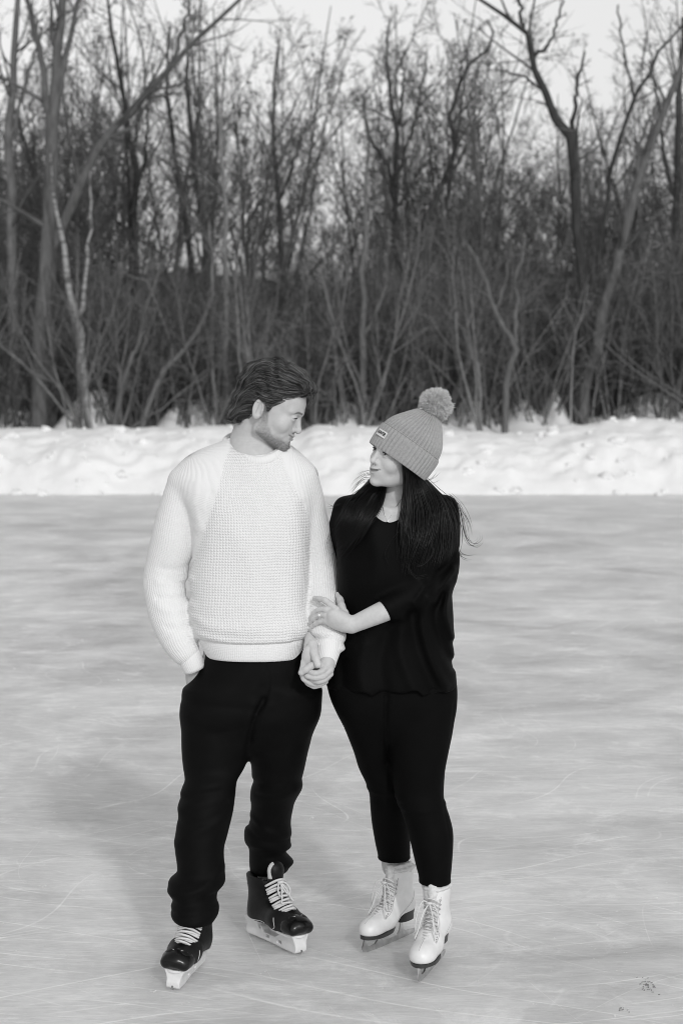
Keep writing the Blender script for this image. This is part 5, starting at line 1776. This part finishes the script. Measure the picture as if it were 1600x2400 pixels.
strands('hair_wisp', np.array(wp) - WO0, np.full(len(wp), 0.0005), hair_woman_m, whair, rg=rg)
# ================================================================ SKATES
def box2(y, z, cy, cz, hy, hz, r=0.0):
    dy = np.abs(y - cy) - hy + r; dz = np.abs(z - cz) - hz + r
    return np.sqrt(np.maximum(dy, 0) ** 2 + np.maximum(dz, 0) ** 2) + np.minimum(np.maximum(dy, dz), 0) - r


def extrude_x(poly, hx):
    """flat outline (y,z) given real thickness"""
    n = len(poly); p = np.asarray(poly, float)
    V = np.concatenate([np.c_[np.full(n, -hx), p], np.c_[np.full(n, hx), p]])
    F = np.array([[k, (k + 1) % n, n + (k + 1) % n, n + k] for k in range(n)])
    return V, [F, np.arange(n)[::-1][None], (n + np.arange(n))[None]]


def lace_rows(rows, w, r, bulge, rg):
    """crossing lace tubes over an instep; rows of (y, z)"""
    out = []
    rows = np.asarray(rows, float)
    for k in range(len(rows)):
        y, z = rows[k]
        y2, z2 = rows[min(k + 1, len(rows) - 1)]
        for s in ((1,) if k % 2 else (-1,)):
            a = np.array([s * w[k], y - 0.012, z - 0.010]); m_ = np.array([0, y + bulge, z + bulge * 0.8]); b_ = np.array([-s * w[k], (y + y2) / 2 - 0.012, (z + z2) / 2 - 0.010])
            out.append(tube_path([a, (a + m_) / 2 + [0, .005, .005], m_, (b_ + m_) / 2 + [0, .005, .005], b_], r, 6, 13))
        a = np.array([-w[k], y - 0.012, z - 0.010]); b_ = np.array([w[k], y - 0.012, z - 0.010])
        out.append(tube_path([a, (0, y + bulge * 0.7, z + bulge * 0.6), b_], r, 6, 9))
    return out


def merge_tubes(lst):
    Vs, Q, caps, off = [], [], [], 0
    for V, F, c in lst:
        Vs.append(V); Q.append(F + off); caps += [x + off for x in c]; off += len(V)
    byw = {}
    for x in caps: byw.setdefault(x.shape[1], []).append(x)
    return np.concatenate(Vs), [np.concatenate(Q)] + [np.concatenate(x) for x in byw.values()]


rgs = np.random.default_rng(21)


# ---- hockey skate, toe towards +y, ice at z = 0
def f_hboot(Q):
    x, y, z = np.abs(Q[0]), Q[1], Q[2]; q = (x, y, z)
    d = vloft(Q, [(0.060, 0, -0.078, 0.034, 0.042), (0.085, 0, -0.078, 0.0375, 0.050), (0.115, 0, -0.070, 0.0385, 0.056), (0.150, 0, -0.064, 0.0400, 0.060), (0.180, 0, -0.064, 0.0445, 0.060), (0.208, 0, -0.066, 0.0480, 0.062)], 0.004)
    d = smin(d, cone(q, (0.006, -0.06, 0.10), (0.010, 0.05, 0.094), 0.036, 0.0375), 0.03)
    d = smin(d, cone(q, (0.012, 0.05, 0.094), (0.012, 0.118, 0.090), 0.036, 0.031), 0.02)
    d = smax(d, 0.060 + 0.010 * np.clip(-y / 0.1, 0, 1) - z, 0.006)
    d = smax(d, -ell(q, (0, -0.050, 0.215), (0.036, 0.046, 0.05)), 0.004)        # mouth
    return d


def f_hcap(Q):
    x, y, z = np.abs(Q[0]), Q[1], Q[2]; q = (x, y, z)
    d = smin(ell(q, (0, 0.112, 0.090), (0.0460, 0.051, 0.0310)), cone(q, (0.025, 0.108, 0.086), (0.026, 0.138, 0.083), 0.0225, 0.0190), 0.008)
    d = smax(d, 0.061 - z, 0.006); d = smax(d, 0.078 + 0.35 * (z - 0.07) - y, 0.004)
    return d


def f_holder(Q):
    x, y, z = np.abs(Q[0]), Q[1], Q[2]
    p = box2(y, z, 0.085, 0.045, 0.056, 0.020, 0.004)
    p = np.minimum(p, box2(y, z, -0.090, 0.048, 0.044, 0.022, 0.004))
    p = smin(p, box2(y, z, 0.002, 0.020, 0.142, 0.0125, 0.010), 0.012)
    p = smax(p, -ell((x * 0, y, z), (0, 0.002, 0.066), (1, 0.060, 0.033)), 0.004)
    for cy, cz, hy, hz in ((-0.062, 0.047, 0.007, 0.009), (-0.022, 0.0225, 0.010, 0.0045), (0.050, 0.0225, 0.012, 0.0045)):
        p = smax(p, -box2(y, z, cy, cz, hy, hz, 0.002), 0.002)
    hw = 0.0145 + 0.006 * np.clip(y / 0.08, 0, 1) + 0.0125 * np.clip((z - 0.030) / 0.035, 0, 1) ** 1.5
    return smax(p, (x - hw) * 0.8, 0.003)


HK = {}
V, F = skin(f_hboot, (-0.07, -0.16, 0.05), (0.07, 0.17, 0.23), 0.0045); HK['boot'] = (V, F, black_boot, 1)
V, F = skin(f_hcap, (-0.07, 0.06, 0.05), (0.07, 0.19, 0.14), 0.004); HK['toe_cap'] = (V, F, black_cap, 1)
V, F = skin(f_holder, (-0.04, -0.16, 0.006), (0.04, 0.16, 0.075), 0.003); HK['blade_holder'] = (V, F, holder_m, 1)
V, F = extrude_x([(-0.146, 0.012), (-0.138, 0.003), (-0.11, 0.0004), (0.0, 0.0), (0.11, 0.0004), (0.140, 0.004), (0.149, 0.014), (0.144, 0.018), (-0.142, 0.018)], 0.0022); HK['runner'] = (V, F, steel_m, 0)


def f_tongue(Q):
    x, y, z = np.abs(Q[0]), Q[1], Q[2]
    d = chain(Q, [(0, 0.060, 0.118, 0.026), (0, 0.012, 0.155, 0.026), (0, -0.010, 0.196, 0.032), (0, -0.008, 0.234, 0.034)], 10)
    d = smax(d, (0.035 - (y + 0.75 * (z - 0.13) * 0.55)) * 0.0 + np.abs(y - np.interp(z, [0.118, 0.155, 0.2, 0.25], [0.075, 0.040, 0.018, 0.016])) - 0.011, 0.004)
    return d


V, F = skin(f_tongue, (-0.06, -0.06, 0.09), (0.06, 0.12, 0.30), 0.004); HK['tongue'] = (V, F, black_boot, 1)
V, F = skin(lambda Q: smax(f_tongue(Q) - 0.0016, np.maximum(0.010 - Q[0], np.maximum(0.212 - Q[2], Q[1] - np.interp(Q[2], [0.118, 0.155, 0.2, 0.25], [0.075, 0.040, 0.018, 0.016]) + 0.001)), 0.001), (-0.06, -0.06, 0.19), (0.06, 0.12, 0.30), 0.004); HK['tongue_lining'] = (V, F, felt_m, 1)
inst = np.array([(0.083, 0.126), (0.073, 0.132), (0.062, 0.139), (0.052, 0.147), (0.042, 0.156), (0.033, 0.166), (0.025, 0.177), (0.020, 0.189), (0.017, 0.201)])
tb = lace_rows(inst, [0.030, 0.032, 0.034, 0.035, 0.035, 0.035, 0.035, 0.036, 0.037], 0.0036, 0.013, rgs)
V, F = merge_tubes(tb); HK['lace'] = (V, F, lace_m, 1)
tb = []
for s in (-1, 1):
    tb.append(tube_path([(0, 0.030, 0.204), (s * 0.014, 0.042, 0.200), (s * 0.022, 0.052, 0.182), (s * 0.016, 0.056, 0.166), (s * 0.005, 0.050, 0.180), (0, 0.036, 0.200)], 0.0026, 6))
    tb.append(tube_path([(0, 0.032, 0.203), (s * 0.008, 0.050, 0.188), (s * 0.016, 0.064, 0.160), (s * 0.022, 0.070, 0.150)], 0.0026, 6))
tb.append(tube_path([(-0.008, 0.033, 0.203), (0, 0.038, 0.205), (0.008, 0.033, 0.203)], 0.006, 6))
V, F = merge_tubes(tb); HK['lace_bow'] = (V, F, lace_m, 1)


def on_field(f, pts, lift=0.001):
    p = np.asarray(pts, float)
    for _ in range(3):
        d0, g = grad(f, p); p = p - (d0 - lift)[:, None] * g
    return p


tr = []
for s in (-1, 1):
    tr.append(tube_path(on_field(f_hboot, catmull(np.array([(s * .03, -.13, .100), (s * .04, -.105, .075), (s * .045, -.06, .070), (s * .05, 0, .068)]), 9)), 0.0013, 5))
    tr.append(tube_path(on_field(f_hboot, catmull(np.array([(s * .05, .055, .066), (s * .05, .070, .080), (s * .05, .066, .108)]), 7)), 0.0013, 5))
    tr.append(tube_path(on_field(f_hcap, catmull(np.array([(s * .030, .120, .118), (s * .012, .128, .124)]), 5)), 0.0012, 5))
    tr.append(tube_path(on_field(f_hboot, catmull(np.array([(s * .04, -.10, .19), (s * .044, -.095, .182), (s * .046, -.105, .175)]), 5)), 0.0014, 5))
V, F = merge_tubes(tr); HK['piping'] = (V, F, trim_m, 1)
n = 28
th = np.linspace(0, 2 * math.pi, n, endpoint=False)
out = []
for k, (y0, y1) in enumerate(((0.022, 0.150), (-0.135, -0.045))):
    c = (y0 + y1) / 2; h = (y1 - y0) / 2
    z0 = 0.0575 if k == 0 else 0.0655
    r = [np.c_[0.037 * np.cos(th) * (1 - 0.15 * (k == 1)), c + h * np.sign(np.sin(th)) * np.abs(np.sin(th)) ** 0.7, np.full(n, z)] for z in (z0, z0 + 0.007)]
    V, F = loft(np.array(r)); out.append((V, F))
HK['holder_plate'] = (out[0][0], out[0][1], holder_m, 0); HK['heel_plate'] = (out[1][0], out[1][1], holder_m, 0)


# ---- figure skate
def f_fboot(Q):
    x, y, z = np.abs(Q[0]), Q[1], Q[2]; q = (x, y, z)
    d = vloft(Q, [(0.080, 0, -0.082, 0.028, 0.034), (0.105, 0, -0.076, 0.0325, 0.044), (0.135, 0, -0.066, 0.0335, 0.054), (0.165, 0, -0.058, 0.0345, 0.055), (0.195, 0, -0.058, 0.0370, 0.054), (0.222, 0, -0.060, 0.0395, 0.055)], 0.004)
    d = smin(d, cone(Q, (0, -0.065, 0.112), (0, 0.02, 0.092), 0.032, 0.037), 0.035)
    d = smin(d, ell(Q, (0, 0.062, 0.074), (0.0385, 0.072, 0.034)), 0.03)
    d = smin(d, ell(Q, (0, 0.100, 0.067), (0.032, 0.036, 0.023)), 0.02)
    sl = np.interp(y, [-0.12, -0.04, 0.02, 0.15], [0.094, 0.088, 0.058, 0.052]).astype(f32)
    d = smax(d, (sl - z) * 0.9, 0.005)
    return d


FG = {}
V, F = skin(f_fboot, (-0.06, -0.15, 0.04), (0.06, 0.16, 0.245), 0.0045); FG['boot'] = (V, F, white_leather, 1)
outl = []
for t in np.linspace(0, 2 * math.pi, 40, endpoint=False):
    s_, c_ = math.sin(t), math.cos(t)
    y = 0.055 + 0.078 * c_
    wd = np.interp(y, [-0.03, 0.03, 0.09, 0.135], [0.026, 0.036, 0.0385, 0.030])
    outl.append((math.copysign(abs(s_) ** 0.75, s_) * wd, y))
outl = np.array(outl)
zt = np.interp(outl[:, 1], [-0.03, 0.02, 0.15], [0.074, 0.0565, 0.053])
V, F = loft(np.array([np.c_[outl * 0.99, zt - 0.011], np.c_[outl * 1.03, zt - 0.009], np.c_[outl * 1.03, zt]])); FG['sole'] = (V, F, sole_m, 0)
outl = np.array([(0.026 * math.copysign(abs(math.sin(t)) ** 0.6, math.sin(t)), -0.080 + 0.038 * math.copysign(abs(math.cos(t)) ** 0.8, math.cos(t))) for t in np.linspace(0, 2 * math.pi, 32, endpoint=False)])
V, F = loft(np.array([np.c_[outl[:, 0] * 0.86, outl[:, 1] * 1.0 - 0.002, np.full(32, 0.056)], np.c_[outl[:, 0] * 0.95, outl[:, 1], np.full(32, 0.072)], np.c_[outl[:, 0] * 1.12, outl[:, 1] * 1.02, np.interp(outl[:, 1], [-.12, -.04], [0.098, 0.090])]])); FG['heel'] = (V, F, heel_m, 0)
bl = [(-0.150, 0.006), (-0.138, 0.0015), (-0.08, 0.0), (0.06, 0.0), (0.115, 0.003), (0.132, 0.006), (0.136, 0.010), (0.139, 0.009), (0.141, 0.015), (0.144, 0.015), (0.144, 0.022), (0.139, 0.030), (0.134, 0.042), (0.124, 0.042), (0.124, 0.030), (0.112, 0.0195),
      (0.098, 0.017), (0.078, 0.0185), (0.064, 0.026), (0.058, 0.042), (0.048, 0.046), (0.046, 0.030), (0.034, 0.019), (0.0, 0.0165), (-0.045, 0.019), (-0.058, 0.030), (-0.063, 0.056), (-0.074, 0.056), (-0.074, 0.036), (-0.086, 0.020), (-0.12, 0.0165), (-0.148, 0.0135)]
# split the concave outline into bars with real thickness
segs = [bl[0:9] + bl[9:11] + [(0.112, 0.0195), (0.098, 0.017), (0.078, 0.0185), (0.034, 0.019), (0.0, 0.0165), (-0.045, 0.019), (-0.086, 0.020), (-0.12, 0.0165), (-0.148, 0.0135)],
        [(0.112, 0.0190), (0.144, 0.0215), (0.139, 0.030), (0.134, 0.044), (0.124, 0.044), (0.124, 0.030)],
        [(0.034, 0.0185), (0.078, 0.0180), (0.064, 0.026), (0.058, 0.044), (0.048, 0.046), (0.046, 0.030)],
        [(-0.086, 0.0195), (-0.045, 0.0185), (-0.058, 0.030), (-0.063, 0.058), (-0.074, 0.058), (-0.074, 0.036)]]
Vs, Fq, off = [], {}, 0
for sg in segs:
    V, F = extrude_x(sg, 0.0020)
    for f_ in F: Fq.setdefault(f_.shape[1], []).append(np.asarray(f_) + off)
    Vs.append(V); off += len(V)
FG['blade'] = (np.concatenate(Vs), [np.concatenate(v) for v in Fq.values()], steel_m, 0)
V, F = skin(lambda Q: ((ell((np.abs(Q[0]), Q[1], Q[2]), (0, -0.060, 0.226), (0.043, 0.058, 0.016)) + 0.002 * np.sin(Q[0] * 260) * np.sin(Q[1] * 230) + 0.0015 * np.sin(Q[2] * 400 + Q[0] * 150)).astype(f32)), (-0.06, -0.13, 0.20), (0.06, 0.02, 0.25), 0.004); FG['fleece_cuff'] = (V, F, fleece_m, 1)


def f_ftongue(Q):
    d = chain(Q, [(0, 0.036, 0.110, 0.011), (0, 0.002, 0.145, 0.014), (0, -0.012, 0.190, 0.015), (0, -0.012, 0.228, 0.014)], 10)
    return (d + 0.0012 * np.sin(Q[2] * 300 + Q[0] * 200)).astype(f32)


V, F = skin(f_ftongue, (-0.05, -0.05, 0.08), (0.05, 0.08, 0.28), 0.004); FG['tongue'] = (V, F, fleece_m, 1)
inst = np.array([(0.072, 0.100), (0.064, 0.105), (0.056, 0.110), (0.048, 0.116), (0.040, 0.123), (0.032, 0.131), (0.026, 0.140), (0.020, 0.150), (0.016, 0.162), (0.013, 0.175), (0.011, 0.188), (0.010, 0.200)])
tb = lace_rows(inst, [0.014, 0.015, 0.016, 0.017, 0.018, 0.018, 0.019, 0.019, 0.019, 0.020, 0.021, 0.022], 0.0019, 0.009, rgs)
for s, dz in ((-1, 0.0), (1, 0.01)):
    tb.append(tube_path([(0, 0.024, 0.196), (s * 0.018, 0.036, 0.192 + dz), (s * 0.032, 0.040, 0.160), (s * 0.034, 0.046, 0.125), (s * 0.026, 0.050, 0.120), (s * 0.018, 0.046, 0.150), (s * 0.004, 0.028, 0.192)], 0.0020, 6))
    tb.append(tube_path([(0, 0.026, 0.195), (s * 0.014, 0.044, 0.170), (s * 0.022, 0.058, 0.130), (s * 0.030, 0.068, 0.095 + dz)], 0.0020, 6))
tb.append(tube_path([(-0.007, 0.026, 0.196), (0, 0.031, 0.197), (0.007, 0.026, 0.196)], 0.0045, 6))
V, F = merge_tubes(tb); FG['lace'] = (V, F, lace_m, 1)
ey = []
for y, z in inst[:8]:
    for s in (-1, 1):
        p = on_field(f_fboot, [(s * 0.022, y - 0.012, z - 0.008)], 0.0003)[0]
        ey.append(tube_path([p - [0, .0016, 0], p + [0, .0016, 0]], 0.0022, 6, 3))
V, F = merge_tubes(ey); FG['eyelet'] = (V, F, steel_m, 0)
hk = []
for y, z in inst[8:]:
    for s in (-1, 1):
        p = on_field(f_fboot, [(s * 0.026, y - 0.016, z - 0.003)], 0.002)[0]
        hk.append(tube_path([p - [s * .002, .003, 0], p + [s * .004, .003, 0]], 0.0024, 6, 3))
V, F = merge_tubes(hk); FG['lace_hook'] = (V, F, steel_m, 0)
# seams
sm_ = []
for s in (-1, 1):
    sm_.append(tube_path(on_field(f_fboot, catmull(np.array([(s * .026, .062, .092), (s * .032, .040, .108), (s * .034, .018, .130), (s * .034, .006, .165), (s * .036, -.004, .205)]), 14), 0.0), 0.0010, 5))
    sm_.append(tube_path(on_field(f_fboot, catmull(np.array([(s * .030, .03, .07), (s * .034, -.02, .095), (s * .030, -.07, .125), (s * .024, -.1, .15)]), 10), 0.0), 0.0010, 5))
sm_.append(tube_path(on_field(f_fboot, catmull(np.array([(0, .070, .104), (0, .095, .096), (0, .118, .080)]), 8), 0.0), 0.0009, 5))
V, F = merge_tubes(sm_); FG['seam'] = (V, F, simple_mat('seam_shade', 0.50, 0.7), 1)


def make_meshes(kit):
    return {k: mesh_from(k, V, F, m, smooth=bool(sm), link=False) for k, (V, F, m, sm) in kit.items()}


def put_skate(meshes, name, toe, heel, toe_y, heel_y, root, parent, scale=1.0, lean=0.0, hidden=()):
    """stand the skate so its runner meets the ice between two contact points"""
    toe, heel = np.asarray(toe), np.asarray(heel)
    fw = toe - heel; fw /= np.linalg.norm(fw)
    c = (toe + heel) / 2 - fw * scale * (toe_y + heel_y) / 2
    rt = np.array([fw[1], -fw[0], 0])
    up = np.array([0, 0, 1.0]) + rt * lean; up /= np.linalg.norm(up); rt = np.cross(fw, up)
    mt = Matrix(((rt[0], fw[0], up[0], c[0] - root[0]), (rt[1], fw[1], up[1], c[1] - root[1]), (rt[2], fw[2], up[2], c[2] - root[2]), (0, 0, 0, 1))) @ Matrix.Scale(scale, 4)
    o = instance(meshes['boot'], name, parent)
    o.matrix_local = mt
    for k, me in meshes.items():
        if k != 'boot' and k not in hidden:
            c_ = instance(me, k, o)
            if k in ('eyelet', 'lace_hook', 'seam', 'piping', 'lace'): tag(c_, kind='stuff')
    return o


hk_me = make_meshes(HK); fg_me = make_meshes(FG)
put_skate(hk_me, 'hockey_skate', G(411, 2317), G(466, 2262), 0.13, -0.13, MAN0, MAN, 1.03, -0.10, ('tongue', 'tongue_lining', 'lace_bow'))
put_skate(hk_me, 'hockey_skate', G(706, 2241), G(584, 2188), 0.13, -0.13, MAN0, MAN, 1.05)
put_skate(fg_me, 'figure_skate', G(851, 2238), G(975, 2184), 0.12, -0.135, WO0, WOMAN, 1.06)
put_skate(fg_me, 'figure_skate', G(987, 2300), G(1036, 2243), 0.12, -0.135, WO0, WOMAN, 1.11)
# ================================================================ small things on the ice
rg = np.random.default_rng(31)
scuff_m = simple_mat('dark_grit', 0.26, 0.8, noise=0.4, nscale=90.0)


def scuff(label, px, py, n, w, d, seed):
    """a patch of dark grit: thin uneven chips pressed into the ice"""
    rr = np.random.default_rng(seed)
    c = G(px, py)
    Vs, Fs, off = [], [], 0
    for k in range(n):
        o = np.array([rr.normal(0, w), rr.normal(0, d), 0.0])
        a = rr.uniform(0, 6.28); L = rr.uniform(0.003, 0.010); th = rr.uniform(0.0012, 0.003)
        m = 7; an = np.sort(rr.uniform(0, 6.28, m)); r = rr.uniform(0.5, 1.0, m)
        ring_ = np.stack([L * r * np.cos(an), 0.45 * L * r * np.sin(an)], 1)
        ring_ = ring_ @ np.array([[math.cos(a * .2), math.sin(a * .2)], [-math.sin(a * .2), math.cos(a * .2)]])
        V = np.concatenate([np.c_[ring_, np.full(m, 0.0005)], np.c_[ring_ * 0.8, np.full(m, th)]]) + o
        q = np.array([[i, (i + 1) % m, m + (i + 1) % m, m + i] for i in range(m)])
        Vs.append(V); Fs.append((q + off, np.arange(m)[::-1][None] + off, np.arange(m, 2 * m)[None] + off)); off += 2 * m
    o = mesh_from('grit_patch', np.concatenate(Vs), [np.concatenate([f[0] for f in Fs]), np.concatenate([np.concatenate(f[1:]) for f in Fs])], scuff_m, smooth=False)
    o.location = c
    tag(o, label, 'grit patch', kind='stuff')


scuff('patch of dark grit chips lying on the ice near the right edge', 1520, 2310, 34, 0.015, 0.04, 1)
scuff('smaller pair of dark grit specks on the ice below the larger patch', 1466, 2368, 9, 0.016, 0.012, 2)
# shaved snow crumbs
n = 520
py_ = rg.uniform(1200, 2390, n); px_ = rg.uniform(-20, 1620, n)
Vs, Fs = [], []
for k in range(n):
    c = G(px_[k], py_[k]); r = rg.uniform(0.0010, 0.0032) * (1 + 0.8 * (rg.random() < 0.15)) * (0.4 + 0.11 * c[1])
    cl = rg.integers(1, 4)
    for j in range(cl):
        v = np.array([(1, 0, 0), (-1, 0, 0), (0, 1, 0), (0, -1, 0), (0, 0, 1), (0, 0, -0.3)], float) * r * np.array([rg.uniform(.8, 1.8), rg.uniform(.7, 1.3), rg.uniform(.2, .4)])
        Vs.append(v + c + np.array([rg.normal(0, 2.2 * r), rg.normal(0, 2 * r), 0.001]) * (1 if j else 0.2))
F0 = np.array([(0, 2, 4), (2, 1, 4), (1, 3, 4), (3, 0, 4), (2, 0, 5), (1, 2, 5), (3, 1, 5), (0, 3, 5)])
V = np.concatenate(Vs); F = np.concatenate([F0 + 6 * i for i in range(len(Vs))])
tag(mesh_from('snow_crumbs', V, F, snow_m), 'tiny white crumbs of shaved snow scattered over the ice', kind='stuff')
